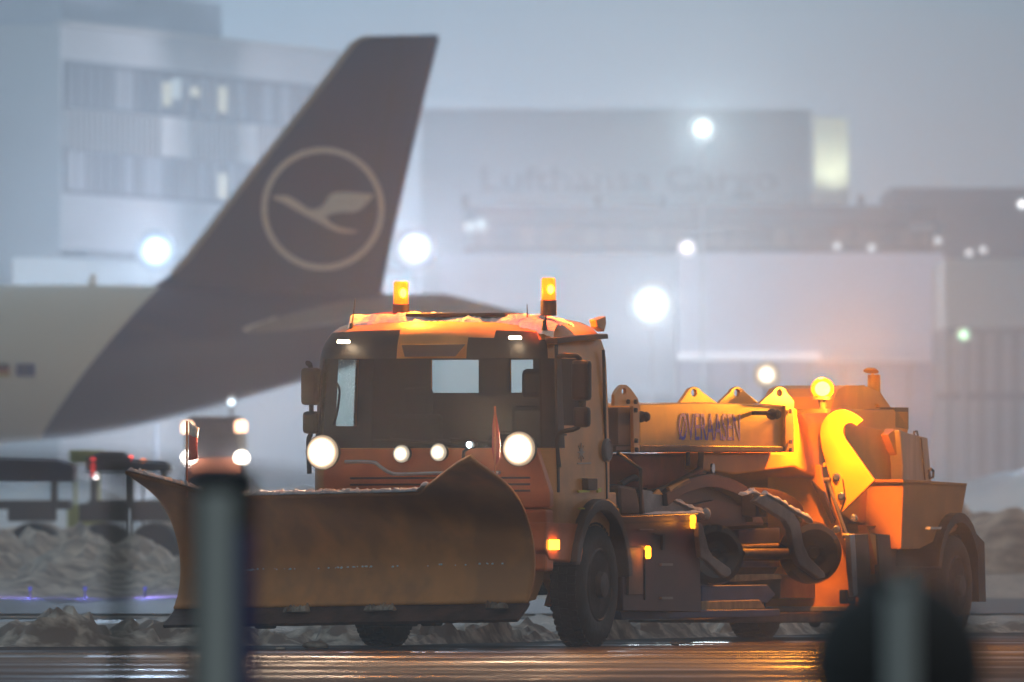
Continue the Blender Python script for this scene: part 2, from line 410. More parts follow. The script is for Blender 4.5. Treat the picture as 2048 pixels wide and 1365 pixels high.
# ------------------------------------------------------------------ wheel
def wheel(parent, x_out, y, r, w, name='wheel', rimc=None, flip=1):
    """x_out: outer face x; the wheel extends by w towards -flip"""
    m = M(); f = flip
    prof = [(r*0.60, 0), (r*0.66, 0.012), (r*0.80, 0.018), (r*0.90, 0.0), (r*0.965, -0.03), (r, -0.075), (r*1.003, -w/2), (r, -w+0.075), (r*0.965, -w+0.03), (r*0.85, -w), (r*0.6, -w), (r*0.56, -w/2)]
    n = 64
    m.lathe((0, 0, 0), (f, 0, 0), prof+[prof[0]], n)
    # tread blocks
    for i in range(48):
        a = 2*math.pi*i/48
        for q, off in ((-0.24, 0), (0.24, 0.5), (0.0, 0.25)):
            a2 = a+off*2*math.pi/48
            c = Vector((f*(-w/2+q*w*1.15), math.cos(a2)*(r-0.0), math.sin(a2)*(r-0.0)))
            m.box(c, (w*0.24, 2*math.pi*r/48*0.62, 0.02), Matrix.Rotation(a2-math.pi/2, 3, 'X'))
    t = m.build('tyre', RUBBER, None, smooth=True)
    rm = M(); rp = [(r*0.60, 0.0), (r*0.575, 0.012), (r*0.54, -0.01), (r*0.50, -0.07), (r*0.30, -0.05), (r*0.22, 0.0), (r*0.20, 0.05), (r*0.08, 0.06), (0.001, 0.06)]
    rm.lathe((0, 0, 0), (f, 0, 0), rp, 40)
    for i in range(10):
        a = 2*math.pi*i/10; c = Vector((f*-0.05, math.cos(a)*r*0.36, math.sin(a)*r*0.36)); rm.cyl(c, c+Vector((f*0.04, 0, 0)), 0.016, n=6)
    rim = rm.build('rim', rimc or DSTEEL, None, smooth=True)
    return t, rim

def add_wheel(parent, x_out, y, r, w, rimc=None, flip=1, z=None, off=(0, 0, 0)):
    t, rim = wheel(parent, x_out, y, r, w, rimc=rimc, flip=flip)
    t.name = 'wheel'; t.parent = parent; t.location = Vector((x_out, y, r if z is None else z))-Vector(off)
    rim.parent = t
    return t

# ------------------------------------------------------------------ THE SNOW TRUCK
truck = empty('snow_plow_truck', (X0, Y0, 0), 'orange airport snow truck with dark windscreen, roof beacons and a wide raised front plow', 'truck', -TH)
add_wheel(truck, -0.02, 0, 0.55, 0.30, DSTEEL)
add_wheel(truck, -2.22, 0, 0.55, 0.30, DSTEEL, -1)
# cab loft
BF, BR = -1.22, 0.38
TW = 2.36
rx0 = [Fp(865, 750, BR)[0], Fp(960, 750, BR)[0], Fp(1023, 750, BR)[0], Fp(1069, 750, BR)[0]]
fs0, fs1 = S(664, 780, TW)[0], S(705, 780, TW)[0]
ZR = [0.78, 1.10, 1.30, 1.44, 1.77, 1.97, S(1, 783, 1.2)[1] if False else 2.27, 2.565, 2.65, 2.72, 2.79, 2.84, 2.885, 2.92]
INS = [0.0, 0.0, 0.0, 0.0, 0.0, 0.012, 0.03, 0.05, 0.075, 0.11, 0.17, 0.25, 0.42, 0.75]
def cab_perimeter(inset, shrink=0.0, z=0):
    """list of (x, y, tag)"""
    i = inset*0.62+shrink; fi = inset*0.9+shrink
    r = 0.30
    pts = []
    x0 = -0.06-i; x1 = -TW+i*1.0; yb = BR-inset*0.15-shrink; yf = BF+fi
    for y in (yb, yb-0.22, -0.30, -0.62, -0.80): pts.append((x0, y, 'near'))
    for k in range(0, 7):
        a = math.pi/2*k/6; pts.append((x0-r+r*math.cos(a), yf+r*0.9-r*0.9*math.sin(a), 'nc'))
    for x in (-0.60, -0.84, -1.06, -1.28, -1.50, -1.75):
        u = (x+TW/2)/(TW/2); pts.append((x, yf-0.045*(1-u*u), 'front'))
    for k in range(0, 7):
        a = math.pi/2*k/6; pts.append((x1+r-r*math.sin(a), yf+r*0.9-r*0.9*math.cos(a), 'fc'))
    for y in (fs0, fs1, yb-0.1, yb): pts.append((x1, y, 'far'))
    for x in rx0: pts.append((x, yb, 'rear'))
    return pts
def cab_loft(shrink, keep, name, material, parent, solid=0.0, cap=True):
    rings = []
    for z, ins in zip(ZR, INS):
        zz = z - (shrink if z > 2.6 else 0)
        rings.append([Vector((p[0], p[1], zz + (0.035*(1-((p[0]+1.2)/1.2)**2) if z > 2.6 else 0))) for p in cab_perimeter(ins, shrink)])
    tags = [p[2] for p in cab_perimeter(0)]
    n = len(rings[0]); m = M(); vs_ = [p for r in rings for p in r]; fs = []
    for j in range(len(rings)-1):
        for i in range(n):
            k = (i+1) % n
            if keep(i, tags[i], tags[k], j, ZR[j], (rings[j][i]+rings[j+1][k])/2):
                fs.append((j*n+i, j*n+k, (j+1)*n+k, (j+1)*n+i))
    if cap: o = (len(rings)-1)*n; fs.append(tuple(range(o, o+n)))
    m.add(vs_, fs)
    return m.build(name, material, parent, smooth=True, solid=solid)
tags0 = [p[2] for p in cab_perimeter(0)]
iN = 2            # near window: between index 1 and 4
i_front0 = 5; i_fc = tags0.index('fc'); i_far = tags0.index('far'); i_rear = tags0.index('rear')
def is_glass(i, j):
    z = ZR[j]
    if 1.76 < z < 2.56 and 8 <= i <= i_fc+2: return 'wind'
    if 1.96 < z < 2.56 and i in (2, 3): return 'near'
    if 1.96 < z < 2.56 and i == i_far: return 'far'
    if 2.26 < z < 2.56 and i == i_rear: return 'rear'
    if 2.26 < z < 2.56 and i == i_rear+2: return 'rear2'
    return None
def is_black(i, j, c):
    z = ZR[j]
    if 1.76 < z < 2.56 and 4 <= i <= i_fc+6: return True
    if 2.56 < z < 2.78 and 7 <= i <= i_fc+5:
        t = -c.x
        lim = 0.0
        if 0.84 < t < 1.50: return False
        if 0.70 < t < 1.62 and z > 2.70: return False
        return z < 2.71 or (i_front0+2 < i < i_fc+4 and z < 2.78)
    return False
body = cab_loft(0, lambda i, a, b, j, z, c: is_glass(i, j) is None and not is_black(i, j, c) and not (z < 1.1 and 3 <= i <= i_far), 'cab', ORANGE, truck)
cab_loft(0, lambda i, a, b, j, z, c: is_glass(i, j) is None and is_black(i, j, c), 'windscreen_surround', BLACK, body, cap=False)
cab_loft(0.03, lambda i, a, b, j, z, c: is_glass(i, j) is None, 'cab_lining', LINING, body)
for nm, k in (('windscreen', 'wind'), ('side_window', 'near'), ('side_window', 'far'), ('rear_window', 'rear'), ('rear_window', 'rear2')):
    cab_loft(0.012, lambda i, a, b, j, z, c: is_glass(i, j) == k, nm, GLASSW if k == 'far' else GLASS, truck, cap=False)
m = M(); m.box((-1.2, -0.62, 1.30), (2.05, 0.6, 0.75)); m.box((-1.2, -0.2, 0.95), (2.1, 1.0, 0.1)); m.build('dashboard', LINING, body, bevel=0.05)
for (px, py) in ((868, 790), (1074, 745)):
    b = -0.05 if px < 1000 else -0.10
    x, z = Fp(px, py, b)
    if px < 1000: x, z = Fp(836, 790, b)
    m = M()
    m.box((x, b, 1.75), (0.46, 0.13, 0.66 if px < 1000 else 0.80)); m.box((x, b-0.25, 1.38), (0.48, 0.5, 0.14))
    zt = Fp(px, 738, b)[1] if px > 1000 else Fp(px, 775, b)[1]
    m.box((x, b, zt-0.13), (0.28, 0.10, 0.26))
    m.build('seat', LINING, body, bevel=0.045)
m = M(); c = Vector((-0.62, -0.62, 1.80)); R = Matrix.Rotation(math.radians(-28), 3, 'X')
m.tube([c+R @ Vector((0.22*math.cos(a), 0.0+0.22*math.sin(a), 0)) for a in [2*math.pi*i/24 for i in range(25)]], 0.016, 6)
m.tube([c, c+Vector((0, -0.12, -0.35))], 0.03, 8); m.tube([c+Vector((-0.2, 0, 0)), c+Vector((0.2, 0, 0))], 0.014, 6)
m.build('steering_wheel', LINING, body)
# chassis under cab
m = M(); m.box((-1.17, 1.2, 0.72), (0.85, 5.2, 0.26)); m.cyl((-2.1, 0, 0.55), (-0.2, 0, 0.55), 0.07); m.box((-1.2, -0.4, 0.78), (1.5, 1.4, 0.35))
m.build('chassis', DSTEEL, truck, bevel=0.01)
# lower front: red-orange grille panel + bumper
m = M(); front(m, [(652, 898), (1072, 896), (1100, 985), (1100, 1015), (655, 1015), (645, 960)], BF-0.075, 0.10)
gp = m.build('grille_panel', ORED, truck, bevel=0.012)
m = M(); m.box((-1.19, BF-0.02, 0.95), (2.3, 0.22, 0.55)); m.build('bumper', ORED, truck, bevel=0.03)
# near corner bumper piece with indicator
m = M(); side(m, [(1092, 1045), (1166, 1048), (1168, 1128), (1100, 1122), (1090, 1100)], 0.03, 0.25); cb = m.build('corner_bumper', ORED, truck, bevel=0.02)
m = M(); side(m, [(1104, 1080), (1120, 1080), (1120, 1100), (1104, 1100)], 0.0, 0.05); m.build('indicator_lamp', emis('amber_indicator', (1.0, 0.35, 0.02), 9), cb, bevel=0.008)
# handrail across the grille
hr = [fp(x, y, BF-0.16) for x, y in [(690, 924), (745, 925), (762, 935), (778, 945), (800, 949), (870, 947), (1000, 946)]]
m = M(); m.tube(smooth_path(hr, 4), 0.016, 8)
for p in (hr[1], hr[5]): m.tube([p, p+Vector((0, 0.12, 0))], 0.012)
m.build('hand_rail', GALV, truck, smooth=True)
m = M()
for y_ in (955, 968, 981): front(m, [(700, y_), (1060, y_-1), (1060, y_+3), (700, y_+4)], BF-0.079, 0.02)
m.build('grille_slots', BLACK, gp)
# label plate over windscreen
m = M(); front(m, [(803, 690), (930, 689), (910, 713), (809, 714)], BF-0.062, 0.015); m.build('visor_plate', mat('grey_plate', (0.16, 0.13, 0.12), 0.5, var=0.1), body, bevel=0.004)
# wiper arm and mirror arm seen against far window
m = M(); m.tube(smooth_path([fp(x, y, BF+0.02) for x, y in [(668, 850), (676, 815), (679, 780), (672, 765)]], 4), 0.012, 6); m.build('wiper', BLACK, truck)
for (xa, xb) in ((940, 780), (1060, 900)):
    m = M(); m.tube([fp(xa, 896, BF-0.09), fp((xa+xb)/2, 886, BF-0.085), fp(xb, 878, BF-0.07)], 0.012, 6); m.tube([fp((xa+xb)/2+40, 884, BF-0.08), fp(xb-35, 880, BF-0.06)], 0.008, 6); m.build('wiper', BLACK, truck)
# sun roof hatch, air intake dome on roof
m = M(); m.box(Vector((-1.05, -0.62, 2.955)), (0.95, 0.62, 0.035)); m.build('roof_hatch', BLACK, body, bevel=0.012)
m = M(); c = fp(782, 642, -0.1); m.ball((c.x, c.y, 2.86), 0.31, (1.0, 1.0, 0.44), 24, 12); m.build('roof_dome', mat('dark_red_dome', (0.16, 0.03, 0.02), 0.5, var=0.2), body, smooth=True)
# side roof spoiler lip & drip rail
m = M(); side(m, [(1114, 676), (1160, 672), (1216, 668), (1217, 678), (1160, 682), (1116, 688)], 0.03, 0.12); m.build('drip_rail', BLACK, body, bevel=0.006)
m = M(); side(m, [(1192, 640), (1212, 633), (1213, 648), (1209, 664), (1196, 655)], 0.1, 0.07); m.build('roof_deflector', ORANGE, body, bevel=0.01)
# door seams & handle & round filler
m = M(); side(m, [(1113, 690), (1116, 690), (1120, 985), (1117, 985)], 0.052, 0.02); side(m, [(1208, 700), (1210, 700), (1216, 1000), (1214, 1000)], 0.052, 0.02)
m.build('door_seam', BLACK, body)
m = M(); c = sp(1217, 901, 0.03); m.lathe(c, (1, 0, 0), [(0.105, -0.03), (0.105, 0.0), (0.09, 0.012), (0.08, 0.002), (0.001, 0.002)], 28); m.build('side_badge', mat('grey_badge', (0.2, 0.2, 0.22), 0.4), body, smooth=True)
m = M(); side(m, [(1122, 868), (1134, 868), (1134, 872), (1122, 872)], 0.03, 0.03); m.build('door_handle', BLACK, body, bevel=0.004)
# star emblem on door
m = M(); pts = []
cx_, cy_ = 1163, 905
for i in range(16):
    a = math.pi*i/8; q = 1 if i % 2 == 0 else 0.32; pts.append((cx_+13*q*math.cos(a)*0.6, cy_+19*q*math.sin(a)))
side(m, pts, 0.054, 0.006); m.build('door_emblem', mat('faded_white_emblem', (0.55, 0.42, 0.34), 0.5), body)
m = M(); side(m, [(1156, 926), (1182, 925), (1182, 928), (1156, 929)], 0.054, 0.006); m.build('door_emblem', MATS['faded_white_emblem'], body)
# mirrors
def mirror(x, y, z0, z1, zs, parent, armx):
    m = M(); m.box((x, y, (z1+zs)/2+0.02), (0.17, 0.12, (z1-zs)-0.02)); m.box((x-0.0, y+0.01, (zs+z0)/2-0.01), (0.15, 0.11, (zs-z0)-0.03))
    a = m.build('mirror', BLACK, parent, bevel=0.035)
    m = M(); m.tube(smooth_path([Vector((armx, y-0.05, z1+0.04)), Vector((x*0.5+armx*0.5, y-0.08, z1+0.05)), Vector((x, y, z1-0.02)), Vector((x, y, z0+0.05)), Vector((armx, y-0.05, z0-0.06)), Vector((armx, y-0.03, z0-0.35))], 5), 0.022, 8)
    m.build('mirror_arm', BLACK, a, smooth=True)
yz = lambda py, Y=150.9: CAMZ-(py-HOR)*Y/FPX
mx = Fp(1163, 800, -0.95)[0]
mirror(mx, -0.95, yz(856), yz(722), yz(808), truck, -0.05)
mx2 = Fp(622, 800, -1.1)[0]
mirror(mx2, -1.1, yz(868), yz(736), yz(816), truck, -TW)
# snow rim glittering on far mirror edge
# wheel arch / mud guard, near side
m = M(); arc = []
c0 = S(1203, 1170, 0.0)
def arcpts(y, z, r, a0, a1, n=14): return [(y+r*math.cos(math.radians(a0+(a1-a0)*i/n)), z+r*math.sin(math.radians(a0+(a1-a0)*i/n))) for i in range(n+1)]
def fender(parent, y, z, ri, ro, x, w, material, a0=10, a1=170, name='mud_guard'):
    lp = arcpts(y, z, ro, a0, a1)+arcpts(y, z, ri, a1, a0)
    m = M(); m.prism([lp], lambda yy, zz: (x, yy, zz), (-w, 0, 0)); return m.build(name, material, parent, bevel=0.012)
fender(truck, 0, 0.56, 0.66, 0.76, 0.03, 0.42, mat('grey_guard', (0.12, 0.10, 0.095), 0.5, var=0.15), 5, 165)
fender(truck, 0, 0.56, 0.66, 0.72, -TW+0.44, 0.42, MATS['grey_guard'], 5, 165)
# step / side skirt block orange between
m = M(); side(m, [(1170, 985), (1232, 985), (1236, 1060), (1225, 1030), (1190, 1018), (1172, 1030)], 0.10, 0.2); m.build('side_skirt', ORANGE, truck, bevel=0.01)
m = M(); side(m, [(1176, 957), (1196, 957), (1196, 981), (1177, 981)], 0.0, 0.07); m.build('work_lamp', BLACK, truck, bevel=0.012)
for q_ in ([(1157, 981), (1180, 980), (1180, 985), (1159, 986)], [(1160, 1016), (1170, 1016), (1170, 1019), (1160, 1019)], [(1196, 981), (1203, 976), (1203, 984), (1197, 986)]):
    m = M(); side(m, q_, 0.02, 0.02); m.build('reflective_strip', mat('yellow_reflective', (0.75, 0.7, 0.02), 0.3), truck)
# antennas
for i, (p0, p1) in enumerate([(fp(703, 655, -1.0), fp(710, 598, -1.0)), (fp(1054, 645, -0.9), fp(1054, 609, -0.9)), (fp(1089, 648, -1.0), fp(1097, 600, -1.0))]):
    m = M(); m.cyl(p0-Vector((0, 0, 0.06)), p0+Vector((0, 0, 0.035)), 0.028, 0.016, 12); m.tube([p0, (p0+p1)/2+Vector((0.004, 0, 0)), p1], [0.009, 0.006, 0.004], 6); m.build('antenna', BLACK, body)
# roof beacons
AMB = (1.0, 0.31, 0.02)
def beacon(parent, base, h, r, inner_off, power, est):
    """amber rotating beacon: base, glass dome, glowing reflector"""
    m = M(); m.lathe(base, (0, 0, 1), [(r*0.95, 0), (r, 0.01), (r, h*0.40), (r*0.9, h*0.42), (0.001, h*0.42)], 20)
    bs = m.build('beacon', DSTEEL, parent, smooth=True)
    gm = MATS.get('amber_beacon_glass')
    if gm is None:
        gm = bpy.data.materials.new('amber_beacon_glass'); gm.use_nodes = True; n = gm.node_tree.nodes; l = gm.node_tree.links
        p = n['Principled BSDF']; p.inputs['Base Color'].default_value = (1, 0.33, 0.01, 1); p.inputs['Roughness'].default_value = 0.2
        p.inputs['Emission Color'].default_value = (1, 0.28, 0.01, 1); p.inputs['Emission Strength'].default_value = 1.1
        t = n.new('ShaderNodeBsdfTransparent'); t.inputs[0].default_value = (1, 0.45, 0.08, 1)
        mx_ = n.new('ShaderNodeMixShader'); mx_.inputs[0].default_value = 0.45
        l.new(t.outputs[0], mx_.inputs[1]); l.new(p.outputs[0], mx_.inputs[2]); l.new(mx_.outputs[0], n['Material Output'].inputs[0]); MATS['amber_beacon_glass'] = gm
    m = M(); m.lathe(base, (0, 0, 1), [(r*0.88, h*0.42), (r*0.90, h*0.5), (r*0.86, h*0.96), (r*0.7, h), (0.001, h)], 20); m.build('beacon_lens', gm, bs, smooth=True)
    c = base+Vector((inner_off, 0, h*0.70))
    m = M(); m.ball(c, r*0.42, (1, 1, 1.3), 12, 8); m.build('beacon_bulb', emis('amber_bulb', (1.0, 0.55, 0.12), 60), bs, smooth=True)
    lamp('beacon_light', c+Vector((0, 0, h*0.45)), AMB, power, 0.03, parent)
    lamp('beacon_beam', c+Vector((0.02, -r*1.1, 0)), AMB, 100, 0.03, parent, 'SPOT', (0.32, -0.94, 0.15), 90, 1.0)
    return bs
b1 = fp(802, 640, -0.75); b2 = fp(1097, 632, -0.75)
beacon(body, b1, (640-563)/226, 0.075, 0.02, 260, 40)
beacon(body, b2, (632-556)/226, 0.072, 0.02, 220, 40)
# marker lights
for px, py in ((691, 684), (1034, 676)):
    p = fp(px, py, BF+0.02); m = M(); m.box(p+Vector((0, -0.05, 0)), (0.085, 0.12, 0.03)); m.build('marker_light', emis('warm_marker', (1.0, 0.72, 0.45), 22), body, bevel=0.01)
# head lamps
def headlamp(px, py, r, b, power, estr, nm='headlight', col=(1.0, 0.72, 0.48), housing=True, halfr=None):
    c = fp(px, py, b); m = M()
    m.lathe(c, (0, -1, 0), [(r*0.4, -0.16), (r*0.9, -0.09), (r*1.02, 0.0), (r*1.01, 0.008), (r, 0.0), (0.001, -0.01)], 28)
    hs = m.build(nm, BLACK, truck, smooth=True)
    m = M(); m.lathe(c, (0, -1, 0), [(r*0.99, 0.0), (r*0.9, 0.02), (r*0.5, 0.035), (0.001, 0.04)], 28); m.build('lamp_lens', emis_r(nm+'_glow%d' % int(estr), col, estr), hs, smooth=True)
    if power: lamp(nm+'_beam', c+Vector((0, -0.10, 0)), col, power, 0.05, truck, 'SPOT', (0, -1, 0.10), 80, 1.0)
headlamp(645, 905, 0.155, BF-0.16, 1100, 45)
headlamp(1038, 898, 0.155, BF-0.16, 1100, 45)
headlamp(803, 908, 0.080, BF-0.14, 0, 12.0, 'spot_lamp', (1.0, 0.83, 0.62))
headlamp(877, 905, 0.080, BF-0.14, 0, 12.0, 'spot_lamp', (1.0, 0.83, 0.62))
m = M(); c = fp(938, 890, -1.55); m.ball(c, 0.024, (1, 1, 1.2), 12, 8); sl = m.build('position_lamp', emis('cold_lamp', (0.8, 0.95, 1.0), 14), truck)
m = M(); m.tube([c+Vector((0, 0.02, -0.02)), c+Vector((-0.06, 0.03, -0.06)), c+Vector((-0.08, 0.05, -0.25))], 0.015, 6); m.lathe(c+Vector((0.02, 0.01, 0)), (0.3, 1, 0), [(0.03, 0), (0.036, 0.03), (0.02, 0.07)], 12); m.build('lamp_bracket', BLACK, sl)
# roof snow
m = M(); vs_ = []; fs = []; NX, NY = 120, 26
for j in range(NY+1):
    for i in range(NX+1):
        x = -2.05+1.95*i/NX; yy = BF+0.22+0.62*j/NY
        u = (x+1.2)/1.2
        base_z = 2.80+0.12*min(1, j/5.0)**0.6+0.035*(1-u*u)-(0.10*max(0, abs(u)-0.72)/0.28)
        hgt = 0.028*(fbm(x*5, yy*5, 2)+0.4)+0.014*fbm(x*24, yy*24, 1)
        if -1.32 < x < -0.66 and j > 3: hgt -= 0.03
        vs_.append((x, yy-(0.03*fbm(x*4, 0, 0) if j == 0 else 0), base_z+max(-0.03, hgt)))
for j in range(NY):
    for i in range(NX):
        a = j*(NX+1)+i; fs.append((a, a+1, a+NX+2, a+NX+1))
m.add(vs_, fs); m.build('snow_crust', SNOW, body, smooth=True)

# ------------------------------------------------------------------ front plow (part of the truck)
PH = math.radians(32.0)                 # how far the blade faces away from the camera
pc = fp(715, 1150, -2.45)               # local centre of the deepest line
rel = PH-TH
PD = Vector((math.cos(rel), -math.sin(rel), 0))      # width direction in truck frame (to the picture's right)
PF = Vector((-math.sin(rel), -math.cos(rel), 0))     # forward
PW = 715/228.0/math.cos(PH)
ROLL = 15/228.0/PW
def zpx(py): return CAMZ-(py-HOR)/227.0
prof = [(1245, .30), (1228, .19), (1210, .10), (1180, .03), (1150, 0.0), (1115, 0.0), (1080, .04), (1040, .13), (1010, .24), (985, .38), (965, .55), (948, .74), (932, .93), (918, 1.06)]
prof = [(d, zpx(y)) for y, d in prof]
sprof = smooth_path([(d, z, 0) for d, z in prof], 5)
# along the blade: how far up the profile it reaches (z limit)
def top_z(u):    # u 0..1 from picture left to right
    zl, zm, zr = zpx(934), zpx(987), zpx(917)
    if u < 0.16: return zm+(zl-zm)*(1-u/0.16)**0.9
    if u > 0.74: return zm+(zr-zm)*min(1, (u-0.74)/0.26)**0.85
    return zm+0.006*noise.noise(Vector((u*30, 0, 0)))
def blade_point(u, d, z, off=0.0):
    p = Vector((pc.x, pc.y, 0)) + PD*((u-0.5)*PW) + PF*(d+off)
    return Vector((p.x, p.y, z + ROLL*(u-0.5)*PW + 0.0))
def prof_upto(zmax, z0=None):
    pts = []
    for a, b_ in zip(sprof[:-1], sprof[1:]):
        if z0 is not None and b_[1] < z0: continue
        pts.append((a[0], a[1]))
        if b_[1] >= zmax:
            t = (zmax-a[1])/max(1e-6, b_[1]-a[1]); pts.append((a[0]+(b_[0]-a[0])*t, zmax)); return pts
    pts.append((sprof[-1][0], sprof[-1][1])); return pts
def resample(pts, n):
    L = [0]
    for a, b_ in zip(pts[:-1], pts[1:]): L.append(L[-1]+math.hypot(b_[0]-a[0], b_[1]-a[1]))
    out = []
    for i in range(n+1):
        s_ = L[-1]*i/n; k = 0
        while k < len(L)-2 and L[k+1] < s_: k += 1
        t = (s_-L[k])/max(1e-9, L[k+1]-L[k]); out.append((pts[k][0]+(pts[k+1][0]-pts[k][0])*t, pts[k][1]+(pts[k+1][1]-pts[k][1])*t))
    return out
NU, NP = 90, 30
m = M(); vs_ = []; fs = []
zcut = zpx(1212)
for i in range(NU+1):
    u = i/NU
    for d, z in resample(prof_upto(top_z(u), zcut), NP): vs_.append(blade_point(u, d, z))
for i in range(NU):
    for j in range(NP):
        a = i*(NP+1)+j; fs.append((a, a+NP+1, a+NP+2, a+1))
m.add(vs_, fs); blade = m.build('plow_blade', PLOWM, truck, smooth=True, solid=0.03)
# cutting edge
m = M(); low = [(d, z) for d, z in [(x[0], x[1]) for x in sprof] if z <= zcut+0.01]
vs_ = []; fs = []
for i in range(61):
    u = i/60
    for d, z in low: vs_.append(blade_point(u, d+0.012, z+0.006*noise.noise(Vector((u*40, z*10, 0)))))
for i in range(60):
    for j in range(len(low)-1):
        a = i*len(low)+j; fs.append((a, a+len(low), a+len(low)+1, a+1))
m.add(vs_, fs); ce = m.build('cutting_edge', mat('dark_worn_edge', (0.10, 0.045, 0.03), 0.55, 0.3, var=0.35, scale=5, bump=0.3), blade, solid=0.03)
m = M()
for i in range(26):
    u = 0.02+0.96*i/25; p = blade_point(u, 0.075, zpx(1203)); m.lathe(p, PF, [(0.022, 0), (0.02, 0.02), (0.008, 0.028), (0.001, 0.028)], 8)
m.build('edge_bolt_row', DSTEEL, blade)
m = M()   # welded rib with beads of melt water
pts = [blade_point(i/60, 0.012, zpx(1138)+0.02*(i/60)) for i in range(61)]
m.tube(pts, 0.008, 6); m.build('weld_rib', PLOWM, blade)
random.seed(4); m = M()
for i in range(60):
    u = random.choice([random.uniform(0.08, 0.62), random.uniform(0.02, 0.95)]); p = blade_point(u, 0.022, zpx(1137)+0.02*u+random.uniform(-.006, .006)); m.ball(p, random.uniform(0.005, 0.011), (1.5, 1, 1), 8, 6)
m.build('glint_beads', mat('bead_glint_white', (0.95, 0.95, 0.95), 0.3), blade, smooth=True)  # white colour stands in for the sparkle on the water beads
random.seed(12)
for i in range(16):
    u = random.uniform(0.1, 0.9); py = random.uniform(1060, 1190); L_ = random.uniform(0.05, 0.22); m = M()
    pz = zpx(py); dd = [a for a in sprof if a[1] >= pz][0][0]
    m.tube([blade_point(u, dd+0.003, pz), blade_point(u+L_*0.12, dd+0.003, pz+0.01*random.random()), blade_point(u+L_*0.25, dd+0.002, pz+random.uniform(-0.05, 0.05))], [0.001, 0.006, 0.001], 5); m.build('scrape_mark', mat('bare_scraped_steel', (0.33, 0.22, 0.15), 0.5, 0.3), blade)
for u, w_ in ((0.33, 0.25), (0.56, 0.3), (0.9, 0.2)):
    m = snow_strip([blade_point(u+w_*k/PW/6, 0.21, zpx(1222)) for k in range(7)], 0.10, 0.05, u*10); m.build('snow_crust', BERM, blade, smooth=True)
# runners / skids beneath
for u in (0.26, 0.60, 0.66, 0.73):
    m = M(); m.box(blade_point(u, 0.12, 0.235), (0.16 if u != 0.60 else 0.3, 0.14, 0.10), Matrix.Rotation(-rel, 3, 'Z')); m.build('skid_shoe', DSTEEL, blade, bevel=0.02)
# back ribs and push frame
m = M()
for u in (0.05, 0.28, 0.5, 0.72, 0.95):
    pts = [(d-0.03, z) for d, z in resample(prof_upto(zpx(1000), zcut), 10)]
    loop = pts+[(d-0.12, z) for d, z in reversed(pts)]
    o3 = blade_point(u, 0, 0)
    m.prism([loop], lambda d, z: Vector((o3.x, o3.y, 0))+PF*d+Vector((0, 0, z)), PD*0.02)
m.box(Vector((pc.x, pc.y, 0.75))-PF*0.18, (2.6, 0.14, 0.16), Matrix.Rotation(-rel, 3, 'Z'))
m.box((-1.17, -1.75, 0.62), (0.9, 1.0, 0.16)); m.box((-0.7, -1.75, 0.62), (0.1, 1.2, 0.24)); m.box((-1.65, -1.75, 0.62), (0.1, 1.2, 0.24))
m.build('push_frame', DSTEEL, truck, bevel=0.01)
# side end bracket at right of blade: orange links
m = M(); side(m, [(1072, 1065), (1088, 1070), (1092, 1100), (1088, 1160), (1072, 1200), (1052, 1205), (1066, 1140)], 0.35, 0.06)
side(m, [(1097, 1130), (1116, 1132), (1128, 1165), (1126, 1195), (1112, 1215), (1104, 1212), (1112, 1185), (1100, 1160)], 0.3, 0.08)
m.build('lift_link', ORANGE, truck, bevel=0.008)
m = M(); m.tube([sp(1090, 990, .3), sp(1089, 1080, .3), sp(1093, 1098, .3), sp(1090, 1128, .3), sp(1128, 1133, .3)], 0.007, 6)
m.tube([sp(1117, 1134, .28), sp(1133, 1162, .28), sp(1147, 1198, .28)], 0.022, 8); m.tube([sp(1130, 1132, .27), sp(1140, 1165, .27), sp(1150, 1195, .27)], 0.006, 6)
m.cyl(sp(1086, 1095, .3), sp(1086, 1125, .3), 0.04); m.tube([sp(1046, 1003, .5), sp(1050, 1018, .5), sp(1064, 1016, .5), sp(1066, 1000, .5)], 0.012, 6); m.build('hydraulic_line', STEEL, truck, smooth=True)
m = M(); side(m, [(1042, 962), (1085, 955), (1112, 975), (1108, 1022), (1082, 1030), (1048, 1022)], 0.4, 0.2); m.build('headframe_cover', ORED, truck, bevel=0.03)
# snow on blade's upper edge
def top_edge(u, off=-0.03):
    q = prof_upto(top_z(u), zcut)[-1]; return blade_point(u, q[0]+off, q[1])
m = snow_strip([top_edge(u/70*0.77) for u in range(0, 71)], 0.15, 0.036, 3.0, k=3); m.build('snow_crust', SNOW, blade, smooth=True)
# marker flags on the blade
def flag(px, pyb, pyt, upos, w, material2, top_white):
    q = top_edge(upos, -0.02); base = Vector((q.x, q.y, q.z-0.1))
    topz = zpx(pyt)
    m = M(); m.tube([base, Vector((base.x, base.y, topz))], 0.011, 6); st = m.build('marker_flag', ORED, truck)
    z0 = zpx(pyb); m = M(); n = 9; kk = 5; vs_ = []; fs = []
    for j in range(n+1):
        for i in range(kk+1):
            uu = i/kk; v = j/n
            x = base.x+0.012+w*uu*(1-0.12*math.sin(v*3)); yv = base.y+0.02*math.sin(uu*5+v*2.5)
            vs_.append((x, yv, z0+(topz-z0)*v-0.06*uu*(v)+0.05*uu*(1-v)*0.4))
    for j in range(n):
        for i in range(kk):
            a = j*(kk+1)+i; fs.append((a, a+1, a+kk+2, a+kk+1))
    cut = int(n*0.70)*kk if top_white else n*kk
    m.add(vs_, fs[:cut]); m.build('flag_cloth', RED, st, smooth=True, solid=0.004)
    if top_white: m = M(); m.add(vs_, fs[cut:]); m.build('flag_cloth', WHITE, st, smooth=True, solid=0.004)
flag(338, 922, 842, 0.105, 0.10, None, True)
